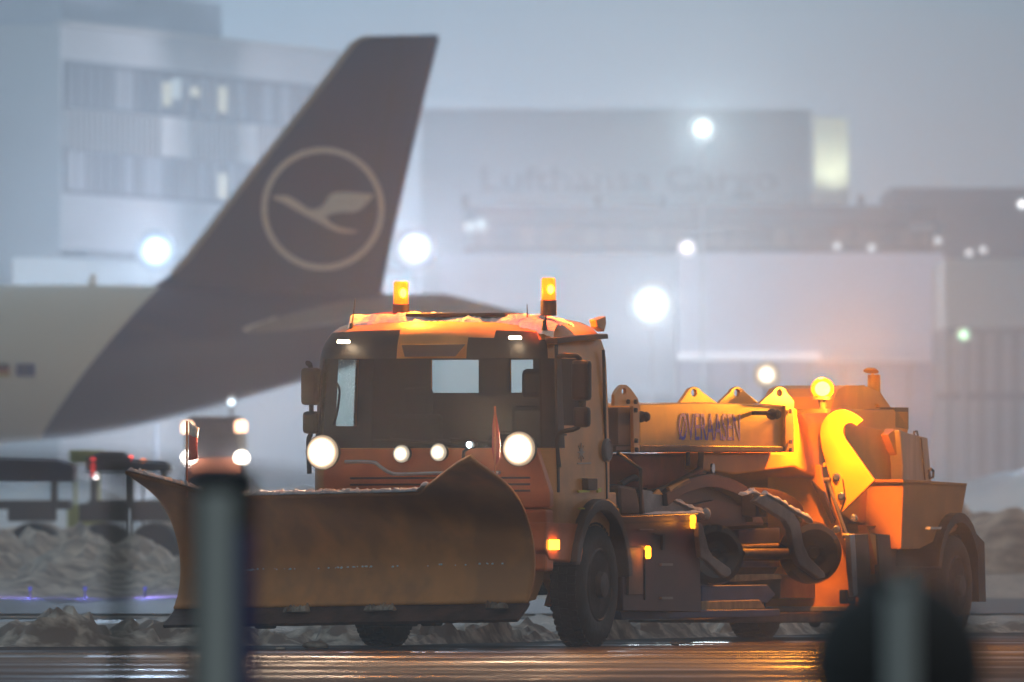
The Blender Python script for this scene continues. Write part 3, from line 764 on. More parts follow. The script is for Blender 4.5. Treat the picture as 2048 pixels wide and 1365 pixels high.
# right flag: slim pennant in front of the right headlight
p0 = fp(990, 960, -1.75); m = M(); m.tube([p0-Vector((0, 0, 0.3)), Vector((p0.x, p0.y, zpx(812)))], 0.010, 6); st = m.build('marker_flag', ORED, truck)
m = M(); q = Vector((p0.x, p0.y, 0)); x_ = p0.x
m.prism([[(0.0, zpx(814)), (0.03, zpx(850)), (0.05, zpx(890)), (0.04, zpx(918)), (0.0, zpx(935)), (-0.03, zpx(900)), (-0.025, zpx(850))]], lambda a, z: (x_+a, p0.y, z), (0, 0.004, 0)); m.build('flag_cloth', RED, st)
# droplets along near edge tip lamp: small green/orange position lights on left tip
for px, py, c_, nm in ((252, 919, (0.7, 1.0, 0.4), 'green_tip'), (286, 926, (1, 0.3, 0.02), 'amber_tip')):
    q = fp(px, py, -1.9); 
# behind-cab items on the truck: bracket plate, box, hose
m = M(); side(m, [(1229, 790), (1236, 778), (1244, 770), (1252, 770), (1262, 778), (1276, 798), (1279, 812), (1279, 904), (1268, 906), (1266, 812), (1229, 812)], 0.25, 0.03, [circ(1248, 783, 5, 7)])
brk = m.build('lifting_bracket', ORANGE, truck, bevel=0.003)
m = M()
for px, py in ((1254, 804), (1269, 804), (1269, 821), (1270, 882), (1271, 900)): m.lathe(sp(px, py, 0.24), (1, 0, 0), [(0.022, 0), (0.02, 0.025), (0.001, 0.025)], 8)
m.build('bracket_bolt', DSTEEL, brk)
m = M(); side(m, [(1236, 815), (1264, 815), (1264, 890), (1236, 890)], 0.30, 0.35); m.build('battery_box', mat('grey_cabinet', (0.10, 0.09, 0.09), 0.5, var=0.2), truck, bevel=0.01)
m = M(); side(m, [(1232, 893), (1266, 893), (1266, 901), (1232, 901)], 0.30, 0.4); m.build('cross_member', DSTEEL, truck)

# tool box with side lights (truck side)
m = M(); side(m, [(1240, 1033), (1398, 1027), (1404, 1225), (1246, 1222)], 0.08, 0.7); tb = m.build('tool_box', REDBR, truck, bevel=0.015)
m = M(); side(m, [(1258, 1095), (1286, 1095), (1286, 1190), (1258, 1190)], 0.055, 0.03); m.build('step_plate', mat('tan_step', (0.20, 0.12, 0.08), 0.6, var=0.2), tb, bevel=0.004)
m = M(); side(m, [(1324, 1194), (1346, 1194), (1346, 1199), (1324, 1199)], 0.055, 0.03); side(m, [(1324, 1127), (1346, 1127), (1346, 1132), (1324, 1132)], 0.055, 0.03); side(m, [(1280, 1058), (1307, 1058), (1307, 1061), (1280, 1061)], 0.055, 0.03); m.build('box_handle', mat('pale_handle', (0.3, 0.24, 0.22), 0.5), tb)
m = M(); side(m, [(1310, 1066), (1330, 1066), (1330, 1100), (1326, 1100), (1326, 1070), (1310, 1070)], 0.056, 0.03); side(m, [(1290, 1100), (1292, 1100), (1292, 1200), (1290, 1200)], 0.068, 0.02); side(m, [(1244, 1045), (1398, 1040), (1398, 1043), (1244, 1048)], 0.068, 0.02); m.build('box_door_frame', BLACK, tb)
AMS = emis('amber_side_marker', (1.0, 0.30, 0.01), 7)
for px, y0_, y1_ in ((1390, 1030, 1058), (1300, 1092, 1118)):
    m = M(); side(m, [(px-2.5, y0_+4), (px, y0_), (px+2.5, y0_+4), (px+2.5, y1_-4), (px, y1_), (px-2.5, y1_-4)], 0.035, 0.04); sm = m.build('side_marker_lamp', AMS, tb, bevel=0.004)
    lamp('side_marker_light', sp(px, (y0_+y1_)/2, -0.05), (1, 0.3, 0.02), 1.2, 0.02, truck)
# snow lying on the tool box and its grey lid
m = M(); side(m, [(1286, 980), (1300, 982), (1335, 996), (1395, 1026), (1290, 1030)], 0.55, 0.03); m.build('box_lid', GALV, tb)
m = snow_strip([sp(x, y, 0.14) for x, y in [(1290, 1030), (1330, 1028), (1370, 1027), (1396, 1026), (1404, 1036)]], 0.10, 0.022, 1.0); m.build('snow_crust', SNOW, tb, smooth=True)
m = snow_strip([sp(x, y, 0.55) for x, y in [(1334, 997), (1350, 1004), (1370, 1014), (1386, 1020), (1400, 1024), (1405, 1034)]], 0.09, 0.035, 2.0); m.ball(sp(1412, 1028, 0.5), 0.045, (1, 1, 1.25), 16, 10); m.build('snow_crust', SNOW, tb, smooth=True)
# frame rod behind the cab
m = M(); m.tube([sp(1236, 907, 0.4), sp(1262, 925, 0.4), sp(1281, 938, 0.4), sp(1282, 1030, 0.4)], 0.018, 8); m.build('grab_rod', BLACK, truck, smooth=True); m = M(); m.tube(smooth_path([sp(1240, 970, .8), sp(1270, 955, .8), sp(1290, 975, .8)], 4), 0.03, 8); m.build('air_hose', BLACK, truck, smooth=True)
m = M(); side(m, [(1237, 968), (1275, 975), (1285, 1030), (1240, 1034)], 0.5, 0.5); m.build('fuel_tank', BLACK, truck, bevel=0.05)
m = M(); side(m, [(1236, 912), (1262, 926), (1282, 970), (1238, 966)], 1.0, 0.05); m.build('rear_panel', ORANGE, truck)

# ------------------------------------------------------------------ TOWED SWEEPER
SW_Y = S(1915, 1170, 0.0)[0]
swo = Vector((X0, Y0, 0)) + Vector((SN*SW_Y, CS*SW_Y, 0))
sw = empty('towed_sweeper', swo, 'long yellow towed airport sweeper with hooked side plate, small support wheels and rear amber beacon', 'sweeper', -TH)
OFF = Vector((0, SW_Y, 0))
def pb(m, name, material, parent=None, **k):     # build, shifted into the sweeper's own frame
    for v in m.v: v -= OFF
    return m.build(name, material, parent or sw, **k)
r_r = (S(1915, 1070, 0)[1])/2
w1 = add_wheel(sw, 0.0, SW_Y, r_r, 0.34, off=OFF)
w2 = add_wheel(sw, -2.2, SW_Y, r_r, 0.34, flip=-1, off=OFF)
fender(sw, 0, r_r+0.02, r_r+0.10, r_r+0.19, 0.03, 0.45, BLACK, -5, 165)
m = M(); side(m, [(1955, 1070), (1969, 1085), (1972, 1204), (1958, 1204)], -0.03, 0.34); pb(m, 'mud_flap', BLACK)
m = M(); side(m, [(1862, 1054), (1884, 1054), (1882, 1059), (1860, 1059)], -0.04, 0.05); pb(m, 'guard_label', WHITE)
# main frame and axle
ym = S(1500, 1240, 0.9)[0]
m = M(); m.box((-1.15, (ym+SW_Y)/2, 0.50), (1.1, SW_Y-ym, 0.22)); m.cyl((-2.1, SW_Y, r_r), (-0.1, SW_Y, r_r), 0.07); m.box((-1.15, 3.6, 0.55), (0.25, 5.2, 0.2)); pb(m, 'frame', DSTEEL, bevel=0.01)
m = M(); side(m, [(1240, 1222), (1560, 1219), (1560, 1233), (1244, 1240)], 0.35, 0.10); side(m, [(1404, 1172), (1535, 1170), (1552, 1190), (1535, 1206), (1404, 1206)], 0.42, 0.08); side(m, [(1478, 1060), (1560, 1056), (1560, 1085), (1478, 1088)], 0.7, 0.12); side(m, [(1490, 1122), (1560, 1122), (1560, 1135), (1490, 1135)], 0.7, 0.1); pb(m, 'side_beam', BLUE, bevel=0.01)
m = M(); side(m, [(1404, 1203), (1520, 1200), (1532, 1218), (1404, 1222)], 0.38, 0.05); side(m, [(1470, 1150), (1560, 1148), (1566, 1158), (1470, 1164)], 0.5, 0.06); side(m, [(1484, 1090), (1560, 1087), (1556, 1095), (1484, 1097)], 0.62, 0.06); pb(m, 'brush_shroud_lip', BEIGE, bevel=0.01)
# brush: long dark bristle roller behind the small wheels
pa = sp(1420, 1110, 1.25); pb_ = sp(1600, 1110, 1.25)
m = M(); m.cyl(pa, pb_, 0.30, n=36); pb(m, 'brush_roller', mat('dark_bristles', (0.035, 0.025, 0.02), 0.9, var=0.6, scale=1.0, bump=1.0, bscale=30, stretch=(1, 12, 1)), smooth=True)
# lettered duct
DT = 0.42
m = M(); side(m, [(1279, 812), (1284, 808), (1400, 805), (1500, 808), (1572, 812), (1572, 900), (1280, 896)], DT, 1.0); duct = pb(m, 'duct', YELLOW, bevel=0.02)
m = M(); side(m, [(1276, 890), (1586, 893), (1586, 905), (1276, 905)], DT-0.03, 1.05); pb(m, 'duct_rail', DSTEEL, bevel=0.01)
yl, zt = S(1357, 824, DT); yr, zb = S(1480, 884, DT)
MT = Matrix(((0, 0, 1, -DT+0.0015), (1, 0, 0, (yl+yr)/2-SW_Y), (0, 1, 0, (zt+zb)/2), (0, 0, 0, 1)))
put_text('lettering', 'ØVERAASEN', yr-yl, (zt-zb)*0.93, MT, BLUTX, sw, 0.0)
# lifting lugs
for k, (cx, cyy, lft, rgt) in enumerate([(1389, 786, 1358, 1437), (1475, 784, 1436, 1520), (1560, 782, 1518, 1588)]):
    pts = [(lft, 808), (cx-13, 783)] + [(cx-11+22*i/6, 779-5*math.sin(math.pi*i/6)) for i in range(7)] + ([(cx+14, 783), (rgt, 808)] if k < 2 else [(cx+14, 786), (rgt, 803), (rgt, 905), (1571, 905), (1571, 812)])
    m = M(); side(m, pts, DT+0.05 if k < 2 else DT-0.04, 0.03, [circ(cx-1, 786, 6, 8)]); lg = pb(m, 'lifting_lug', YELLOW, bevel=0.003)
    if k == 2:
        m = M()
        for py in (823, 884, 900): m.lathe(sp(1579, py, DT-0.045), (1, 0, 0), [(0.022, 0), (0.02, 0.025), (0.001, 0.025)], 8)
        pb(m, 'bracket_bolt', STEEL, lg)
for px, py in ((1282, 834), (1544, 829)):
    c = sp(px, py, DT-0.12); m = M(); m.ball(c, 0.052, (1.1, 1, 1), 16, 10); m.tube([c, c+Vector((0, -0.30 if px < 1400 else -0.18, 0.01)), c+Vector((-0.12, -0.34 if px < 1400 else -0.22, 0.01))], 0.02, 8); m.lathe(c, (1, 0, 0), [(0.03, 0.03), (0.05, 0.05), (0.03, 0.08)], 14); pb(m, 'rubber_stop', BLACK, smooth=True)
# housing under the duct
m = M(); side(m, [(1262, 908), (1400, 908), (1400, 945), (1372, 968), (1335, 985), (1290, 975)], 0.75, 0.8); pb(m, 'hose_cover', mat('dull_red_cover', (0.30, 0.045, 0.015), 0.5, var=0.25), bevel=0.03)
m = M(); side(m, [(1433, 908), (1464, 908), (1470, 928), (1432, 948)], 0.8, 0.05); side(m, [(1338, 975), (1378, 957), (1382, 965), (1342, 984)], 0.5, 0.03); side(m, [(1308, 988), (1318, 979), (1326, 990)], 0.45, 0.02); pb(m, 'yellow_gusset', YELLOW)
m = M(); m.tube([sp(1434, 905, .7), sp(1424, 940, .7), sp(1412, 965, .7)], 0.035, 8); m.tube([sp(1402, 905, .6), sp(1400, 940, .6), sp(1345, 972, .6), sp(1310, 984, .6)], 0.03, 8); m.tube([sp(1376, 905, .6), sp(1376, 932, .6)], 0.02, 8); pb(m, 'hydraulic_line', DSTEEL, smooth=True)
m = M(); m.lathe(sp(1423, 937, .5), (1, 0, 0), [(0.02, 0), (0.045, 0), (0.045, 0.02), (0.02, 0.02)], 12); pb(m, 'eye_bolt', CHROME)
# arched black hoods above the small wheels
def arch(pts, w, t, th, name, material):
    P = smooth_path([sp(x, y, t) for x, y in pts], 5); m = M(); rings = []
    for i, p in enumerate(P):
        d = (P[min(i+1, len(P)-1)]-P[max(i-1, 0)]).normalized(); nn = Vector((0, -d.z, d.y))
        rings.append([p+nn*w/2, p+nn*w/2-Vector((th, 0, 0)), p-nn*w/2-Vector((th, 0, 0)), p-nn*w/2])
    m.rings(rings); return pb(m, name, material, bevel=0.008)
DKH = mat('dark_hood', (0.022, 0.013, 0.010), 0.4, var=0.3, scale=4, bump=0.05)
m = M(); side(m, [(1322, 985), (1350, 972), (1385, 962), (1420, 960), (1460, 967), (1490, 982), (1510, 990), (1530, 1050), (1400, 1050), (1340, 1010)], 0.62, 0.4); pb(m, 'brush_hood', DKH, bevel=0.04)
arch([(1335, 1000), (1370, 975), (1420, 962), (1465, 972), (1500, 995), (1510, 1040)], 0.12, 0.5, 0.12, 'hood_rim', DKH)
arch([(1500, 985), (1555, 990), (1600, 1015), (1608, 1045)], 0.09, 0.66, 0.12, 'hood_rim', DKH)
m = M(); side(m, [(1385, 1010), (1430, 1000), (1490, 1015), (1500, 1050), (1404, 1058)], 0.57, 0.04); pb(m, 'hood_side_plate', REDBR)
# support wheels and forks
for px, py, r in ((1432, 1110, 62), (1628, 1106, 64)):
    c = sp(px, py, 0.34); R_ = r/218.0
    m = M(); w = 0.22
    m.lathe((0, 0, 0), (1, 0, 0), [(R_*0.45, 0.0), (R_*0.75, 0.03), (R_*0.93, -0.0), (R_, -0.07), (R_, -w+0.07), (R_*0.93, -w), (R_*0.6, -w-0.02), (R_*0.45, -w), (R_*0.45, 0)], 48)
    # real support wheels steer: turned sideways so that the photo sees them nearly round
    wob = m.build('support_wheel', WETRUB, sw, smooth=True, loc=c-OFF, rotz=math.radians(-52))
    m = M(); m.lathe((0, 0, 0), (1, 0, 0), [(R_*0.46, -0.01), (R_*0.40, -0.05), (R_*0.2, -0.04), (R_*0.16, 0.02), (0.001, 0.02)], 28); m.build('rim', DSTEEL, wob, smooth=True)
FK = mat('grey_fork_paint', (0.22, 0.19, 0.18), 0.5, var=0.2, scale=6)
m = M(); side(m, [(1398, 1045), (1406, 1050), (1418, 1098), (1426, 1112), (1462, 1138), (1463, 1148), (1455, 1155), (1444, 1152), (1414, 1122), (1402, 1115), (1398, 1075)], 0.0, 0.05); pb(m, 'wheel_fork', FK, bevel=0.01)
m = M(); side(m, [(1510, 1003), (1520, 992), (1532, 990), (1560, 1008), (1588, 1026), (1600, 1045), (1608, 1090), (1620, 1115), (1650, 1145), (1652, 1155), (1640, 1158), (1600, 1130), (1590, 1108), (1582, 1060), (1572, 1042), (1545, 1025)], 0.0, 0.06); pb(m, 'wheel_fork', FK, bevel=0.012)
m = snow_strip([sp(x, y, 0.03) for x, y in [(1528, 989), (1545, 998), (1562, 1007), (1580, 1020), (1598, 1030), (1614, 1038), (1619, 1046)]], 0.10, 0.04, 6.0); pb(m, 'snow_crust', SNOW, smooth=True)
m = snow_strip([sp(x, y, 0.06) for x, y in [(1484, 990), (1498, 986), (1508, 986), (1516, 992)]], 0.09, 0.03, 8.0); pb(m, 'snow_crust', SNOW, smooth=True)
m = snow_strip([sp(x, y, 0.25) for x, y in [(1502, 1032), (1512, 1030), (1524, 1028)]], 0.06, 0.02, 9.0); pb(m, 'snow_crust', SNOW, smooth=True)
m = M(); m.tube([sp(1515, 998, 0.1), sp(1522, 1026, 0.1)], 0.02, 8); pb(m, 'fork_pin', DSTEEL); m = M(); m.box(sp(1508, 1012, 0.2), (0.14, 0.3, 0.2)); pb(m, 'fork_bracket', DSTEEL, bevel=0.01)
m = M(); m.cyl(sp(1480, 1108, 0.5), sp(1590, 1108, 0.5), 0.05, n=16); pb(m, 'wheel_beam', DSTEEL, smooth=True)
# big housing
T1 = 0.60
HB = S(1749, 961, 0.0)[0]
m = M(); side(m, [(1588, 818), (1817, 820), (1817, 858), (1812, 1000), (1800, 1100), (1745, 1100), (1722, 1050), (1690, 1000), (1640, 960), (1588, 935), (1470, 950), (1400, 940), (1400, 907), (1588, 905)], T1, 1.3); hous = pb(m, 'housing', mat('sweeper_orange_paint', (0.76, 0.31, 0.012), 0.45, var=0.14, scale=2.2, bump=0.04, bscale=50, coat=0.15), bevel=0.02)
HM = MATS['sweeper_orange_paint']
# slanted facets of the housing: inclined chute panels
def facet(pts, ts, th, name, material, parent=None, bevel=0.004):
    """plate through pixels at individual depths"""
    P = [sp(x, y, t) for (x, y), t in zip(pts, ts)]; m = M(); n = len(P)
    Q = [p-Vector((th, 0, 0)) for p in P]
    m.add(P+Q, [tuple(range(n)), tuple(range(2*n-1, n-1, -1))]+[(i, (i+1) % n, (i+1) % n+n, i+n) for i in range(n)])
    return pb(m, name, material, parent, bevel=bevel)
m = M(); front(m, [(1535, 930), (1640, 930), (1650, 985), (1668, 1040), (1690, 1078), (1716, 1090), (1716, 1215), (1530, 1215), (1535, 1060)], HB+0.04, 0.05); pb(m, 'brush_front_plate', YELLOW, bevel=0.006)
m = M(); front(m, [(1622, 962), (1646, 985), (1668, 1040), (1663, 1048)], HB-0.02, 0.05); pb(m, 'side_rib', DKH)
m = M(); front(m, [(1530, 1214), (1718, 1213), (1718, 1222), (1530, 1225)], HB-0.03, 0.12); pb(m, 'wear_strip', GALV, bevel=0.006)
m = M(); side(m, [(1530, 1226), (1900, 1222), (1900, 1246), (1440, 1246), (1440, 1240)], 0.5, 0.9); pb(m, 'underframe', DSTEEL, bevel=0.02)
# orange side facet near the rear hopper
facet([(1749, 1052), (1810, 1003), (1804, 1098), (1755, 1098)], [0.32, 0.30, 0.30, 0.38], 0.1, 'rear_facet', HM)
m = M(); side(m, [(1776, 870), (1790, 858), (1802, 858), (1807, 930), (1790, 905)], 0.35, 0.1); pb(m, 'rear_facet', HM, bevel=0.01)
# hook-shaped bright plate
hook = [(1640, 870), (1641, 855), (1646, 842), (1655, 830), (1666, 823), (1678, 820), (1690, 820), (1702, 824), (1714, 831), (1726, 841), (1713, 852), (1706, 847), (1697, 846), (1690, 850), (1686, 858), (1686, 868), (1690, 878), (1749, 961), (1683, 1026), (1668, 985), (1652, 985), (1640, 936), (1646, 918), (1640, 895)]
hook = [(1640, 870), (1641, 855), (1646, 842), (1655, 830), (1666, 823), (1678, 820), (1690, 820), (1702, 824), (1714, 831), (1726, 841), (1713, 852), (1706, 847), (1697, 846), (1690, 850), (1686, 858), (1686, 868), (1690, 878), (1749, 961), (1683, 1026), (1672, 1000), (1660, 960), (1651, 925), (1643, 895)]
m = M(); front(m, hook, HB, 0.03); hk = pb(m, 'hook_plate', YELLOW, bevel=0.005)
m = M(); front(m, [(1653, 932), (1647, 936), (1645, 932), (1646, 927), (1650, 925)], HB-0.005, 0.02); m2 = [(1651, 925), (1660, 960), (1668, 985), (1672, 1000), (1683, 1026), (1672, 1075), (1666, 1050), (1656, 965)]
front(m, [(1656, 950), (1663, 950), (1676, 1010), (1684, 1070), (1676, 1078), (1668, 1050)], HB+0.035, 0.03)
pb(m, 'plate_ear', YELLOW, hk, bevel=0.003)
m = M(); front(m, [(1684, 958), (1687, 960), (1692, 998), (1682, 1026), (1680, 1022), (1689, 997)], HB-0.006, 0.01); pb(m, 'plate_seam', DKH, hk)
for px, py in ((1673, 955), (1683, 993), (1673, 1059), (1708, 1037)):
    m = M(); m.lathe(fp(px, py, HB), (0.2, -1, 0), [(0.038, 0), (0.038, 0.012), (0.022, 0.014), (0.022, 0.035), (0.001, 0.035)], 14); pb(m, 'bolt', CHROME, hk, smooth=True)
# the curved thickness of the hook: front cylinder skin
rod0, rod1 = fp(1655, 961, HB-0.05), fp(1693, 1072, HB-0.05)
m = M(); m.cyl(rod0, rod1, 0.018, n=12); m.cyl(rod0+Vector((-.03, 0, 0)), rod0+Vector((.03, 0, 0)), 0.028, n=14); m.cyl(rod1+Vector((-.03, 0, 0)), rod1+Vector((.03, 0, 0)), 0.028, n=14); pb(m, 'link_rod', STEEL, smooth=True)
# chute behind the hook plate: cylinder drum seen as dark orange
m = M(); side(m, [(1690, 846), (1712, 850), (1770, 860), (1800, 905), (1812, 960), (1812, 1000), (1750, 1052), (1700, 1040), (1684, 1026), (1749, 961), (1690, 878)], 0.42, 0.2); pb(m, 'chute', HM, bevel=0.02)
# rubber skirts
RS = mat('grey_rubber_skirt', (0.085, 0.075, 0.07), 0.6, var=0.25, scale=5, stretch=(1, 1, 0.2))
for pts, t in (([(1700, 1070), (1710, 1068), (1712, 1100), (1716, 1190), (1708, 1195), (1703, 1130)], 0.0), ([(1711, 1069), (1736, 1068), (1745, 1195), (1716, 1196)], 0.1), ([(1755, 1068), (1780, 1070), (1790, 1196), (1763, 1196)], 0.12)):
    m = M(); side(m, pts, t, 0.05); pb(m, 'rubber_skirt', GALV if t == 0.0 else RS, bevel=0.006)
m = M(); side(m, [(1733, 1050), (1739, 1066), (1752, 1070), (1764, 1130), (1760, 1150), (1742, 1080)], 0.14, 0.1); pb(m, 'skirt_bracket', HM, bevel=0.01)
m = M(); side(m, [(1691, 1180), (1697, 1180), (1697, 1203), (1706, 1203), (1706, 1186), (1712, 1184), (1714, 1208), (1691, 1208)], 0.2, 0.06); m.lathe(sp(1703, 1197, .18), (1, 0, 0), [(0.02, 0), (0.018, 0.03), (0.001, 0.03)], 8); pb(m, 'latch', BLACK, bevel=0.004)
m = M(); side(m, [(1716, 1085), (1870, 1100), (1870, 1230), (1716, 1215)], 0.4, 0.9); pb(m, 'engine_skirt', mat('dark_brown_body', (0.06, 0.028, 0.018), 0.5, var=0.25), bevel=0.02)
# rear: galvanised hood, hopper
m = M(); side(m, [(1799, 860), (1815, 866), (1856, 876), (1864, 964), (1850, 968), (1806, 962), (1806, 930)], 0.30, 1.3); rh = pb(m, 'rear_hood', mat('dull_silver_hood', (0.50, 0.42, 0.36), 0.42, 0.3, var=0.15, scale=3, stretch=(1, 3, 0.3)), bevel=0.015)
m = M(); m.tube([sp(1828, 871, .3), sp(1828, 864, .3), sp(1834, 863, .3), sp(1836, 872, .3)], 0.01, 6); m.tube([sp(1858, 942, .28), sp(1862, 938, .28), sp(1867, 943, .28), sp(1866, 955, .28), sp(1860, 957, .28), sp(1858, 942, .28)], 0.012, 6); m.tube([sp(1842, 876, .29), sp(1850, 960, .29)], 0.008, 6); pb(m, 'hood_fitting', DSTEEL, rh)
m = M(); side(m, [(1807, 961), (1933, 969), (1933, 978), (1922, 1040), (1912, 1062), (1840, 1098), (1802, 1099)], 0.06, 1.9); pb(m, 'rear_hopper', mat('hopper_brown_orange', (0.52, 0.23, 0.06), 0.5, var=0.15, scale=2), bevel=0.012)
m = M(); side(m, [(1806, 959), (1934, 967), (1934, 973), (1806, 965)], 0.04, 1.94); pb(m, 'hopper_rim', MATS['hopper_brown_orange'], bevel=0.004)
# engine dome + exhaust
m = M(); side(m, [(1662, 820), (1668, 795), (1678, 778), (1690, 772), (1715, 771), (1738, 774), (1762, 786), (1784, 818)], 0.75, 0.7, [[(1749, 808), (1757, 809), (1761, 817), (1753, 816)]]); pb(m, 'engine_cowl', HM, bevel=0.03)
m = M()
for px in (1697, 1724): m.lathe(sp(px, 773, 1.0), (0, 0, 1), [(0.03, -0.02), (0.03, 0.012), (0.001, 0.012)], 10)
pb(m, 'cowl_bolt', HM)
c = sp(1748, 800, 1.0); zt = sp(1748, 750, 1.0).z
m = M(); m.cyl(c, Vector((c.x, c.y, zt)), 0.062, n=20); m.cyl(Vector((c.x, c.y, c.z-0.1)), Vector((c.x, c.y, c.z+0.05)), 0.085, 0.062, n=20); ex = pb(m, 'exhaust_pipe', HM, smooth=True)
m = M(); q = Vector((c.x-0.02, c.y-0.03, sp(1748, 742, 1.0).z)); Rr = Matrix.Rotation(math.radians(-8), 3, 'X')
m.lathe(q, Rr @ Vector((0, 0.1, 1)), [(0.07, -0.012), (0.075, 0.0), (0.05, 0.02), (0.001, 0.026)], 20); m.box(q+Vector((0, 0.05, -0.03)), (0.02, 0.02, 0.06)); pb(m, 'rain_cap', HM, ex, smooth=True)
m = M(); side(m, [(1790, 815), (1818, 815), (1818, 860), (1790, 856)], 0.6, 0.9); pb(m, 'air_box', DKH, bevel=0.01)
# rear beacon on stalk
bc = sp(1645, 778, 0.36); bb = sp(1645, 818, 0.36)
m = M(); m.tube([bb-Vector((0, 0, 0.03)), Vector((bc.x, bc.y, bc.z-0.07))], [0.03, 0.045], 10); m.box((bc.x, bc.y, bc.z-0.085), (0.14, 0.14, 0.03)); m.box((bb.x-0.15, bb.y, bb.z-0.02), (0.42, 0.08, 0.04)); st = pb(m, 'beacon_stalk', DSTEEL)
m = M(); m.ball(bc, 0.072, (1, 1, 0.95), 20, 12); pb(m, 'beacon_bulb', emis('rear_beacon_glow', (1.0, 0.72, 0.22), 55), st, smooth=True)
m = M(); m.ball(bc, 0.11, (1, 1, 0.95), 20, 12); pb(m, 'beacon_lens', MATS['amber_beacon_glass'], st, smooth=True)  # dome added with its own emission to stand in for the beacon's halo
lamp('rear_beacon_beam', bc-OFF+Vector((0.04, -0.12, 0.0)), (1.0, 0.33, 0.02), 4200, 0.05, sw, 'SPOT', (0.55, -0.83, 0.25), 80, 1.0)
lamp('rear_beacon_light', bc-OFF+Vector((0.10, -0.10, -0.03)), (1.0, 0.29, 0.01), 520, 0.06, sw)
lamp('rear_beacon_light', bc-OFF+Vector((-0.02, 0, 0.13)), (1.0, 0.33, 0.02), 80, 0.05, sw)
# side work lamp reflected in the small wheel / illuminating plates (orange strobe on housing corner)
m = M(); c = fp(1500, 1240, SW_Y-1.0)
# extra axle wheel at far side seen below frame is w2; engine underside drip
m = M(); c = sp(1630, 1247, 0.9); m.ball(c, 0.05, (1.2, 1, 0.8), 10, 6); pb(m, 'snow_crust', BERM, smooth=True)

# ------------------------------------------------------------------ AIRLINER TAIL
PY = 427.0
def pl(px, py, Y=PY): return at(px, py, Y)
plane = empty('airliner', (at(0, 1000, PY).x, PY, 0), 'parked white airliner with dark blue tail carrying a ringed flying bird emblem', 'airliner')
PO = Vector(plane.location)
def pp(m, name, material, parent=None, **k):
    for v in m.v: v -= PO
    return m.build(name, material, parent or plane, **k)
def livery():
    m = bpy.data.materials.new('airliner_livery'); m.use_nodes = True; n = m.node_tree.nodes; l = m.node_tree.links; p = n['Principled BSDF']
    tc = n.new('ShaderNodeTexCoord'); sx = n.new('ShaderNodeSeparateXYZ'); l.new(tc.outputs['Object'], sx.inputs[0])
    # boundary: x = a + k*z   (slanted colour break)
    za, zb_ = pl(75, 880).z, pl(310, 580).z; xa, xb = (pl(75, 880)-PO).x, (pl(310, 580)-PO).x
    k = (xb-xa)/(zb_-za)
    mu = n.new('ShaderNodeMath'); mu.operation = 'MULTIPLY'; mu.inputs[1].default_value = k; l.new(sx.outputs[2], mu.inputs[0])
    su = n.new('ShaderNodeMath'); su.operation = 'SUBTRACT'; l.new(sx.outputs[0], su.inputs[0]); l.new(mu.outputs[0], su.inputs[1])
    q2 = n.new('ShaderNodeMath'); q2.operation = 'SUBTRACT'; q2.inputs[1].default_value = xa-k*za; l.new(su.outputs[0], q2.inputs[0])
    # slight curve of the break
    zz = n.new('ShaderNodeMapRange'); zz.inputs[1].default_value = za; zz.inputs[2].default_value = zb_; zz.inputs[3].default_value = 0; zz.inputs[4].default_value = math.pi; l.new(sx.outputs[2], zz.inputs[0])
    sn_ = n.new('ShaderNodeMath'); sn_.operation = 'SINE'; l.new(zz.outputs[0], sn_.inputs[0])
    m2 = n.new('ShaderNodeMath'); m2.operation = 'MULTIPLY_ADD'; m2.inputs[1].default_value = 0.15; l.new(sn_.outputs[0], m2.inputs[0]); l.new(q2.outputs[0], m2.inputs[2])
    gt = n.new('ShaderNodeMath'); gt.operation = 'GREATER_THAN'; gt.inputs[1].default_value = 0; l.new(m2.outputs[0], gt.inputs[0])
    gt2 = n.new('ShaderNodeMath'); gt2.operation = 'GREATER_THAN'; gt2.inputs[1].default_value = (pl(905, 600)-PO).x; l.new(sx.outputs[0], gt2.inputs[0])
    mx_ = n.new('ShaderNodeMix'); mx_.data_type = 'RGBA'; l.new(gt.outputs[0], mx_.inputs[0]); mx_.inputs[6].default_value = (0.95, 0.85, 0.70, 1); mx_.inputs[7].default_value = (0.008, 0.026, 0.11, 1)
    mx2 = n.new('ShaderNodeMix'); mx2.data_type = 'RGBA'; l.new(gt2.outputs[0], mx2.inputs[0]); l.new(mx_.outputs[2], mx2.inputs[6]); mx2.inputs[7].default_value = (0.25, 0.24, 0.23, 1)
    l.new(mx2.outputs[2], p.inputs['Base Color']); p.inputs['Roughness'].default_value = 0.38
    return m
LIV = livery()
NAVY = mat('navy_tail_paint', (0.008, 0.026, 0.11), 0.4, var=0.12, scale=0.5)
CREAM = mat('pale_emblem_paint', (0.88, 0.80, 0.66), 0.5)
secs = [(-1400, 568, 886), (-600, 568, 886), (0, 568, 886), (80, 568, 881), (150, 568, 875), (250, 569, 858), (400, 573, 822), (500, 577, 793), (600, 581, 764), (700, 584, 735), (800, 588, 704), (880, 593, 676), (925, 602, 655), (946, 618, 640)]
m = M(); rings = []
for px, yt, ybm in secs:
    p = pl(px, (yt+ybm)/2); h = (ybm-yt)/2*PY/FPX; wdt = h*(1.0 if px < 300 else 0.92)
    rings.append([Vector((p.x, PY+2.0-0.0+math.sin(a)*wdt, p.z+math.cos(a)*h)) for a in [2*math.pi*i/48 for i in range(48)]])
m.rings(rings); fus = pp(m, 'fuselage', LIV, smooth=True)
def foil(name, pts, thick, ycen, material, parent=None, bev=0.05):
    m = M(); m.prism([[(p.x, p.z) for p in [pl(x, y) for x, y in pts]]], lambda x, z: (x, ycen-thick/2, z), (0, thick, 0)); return pp(m, name, material, parent, bevel=bev)
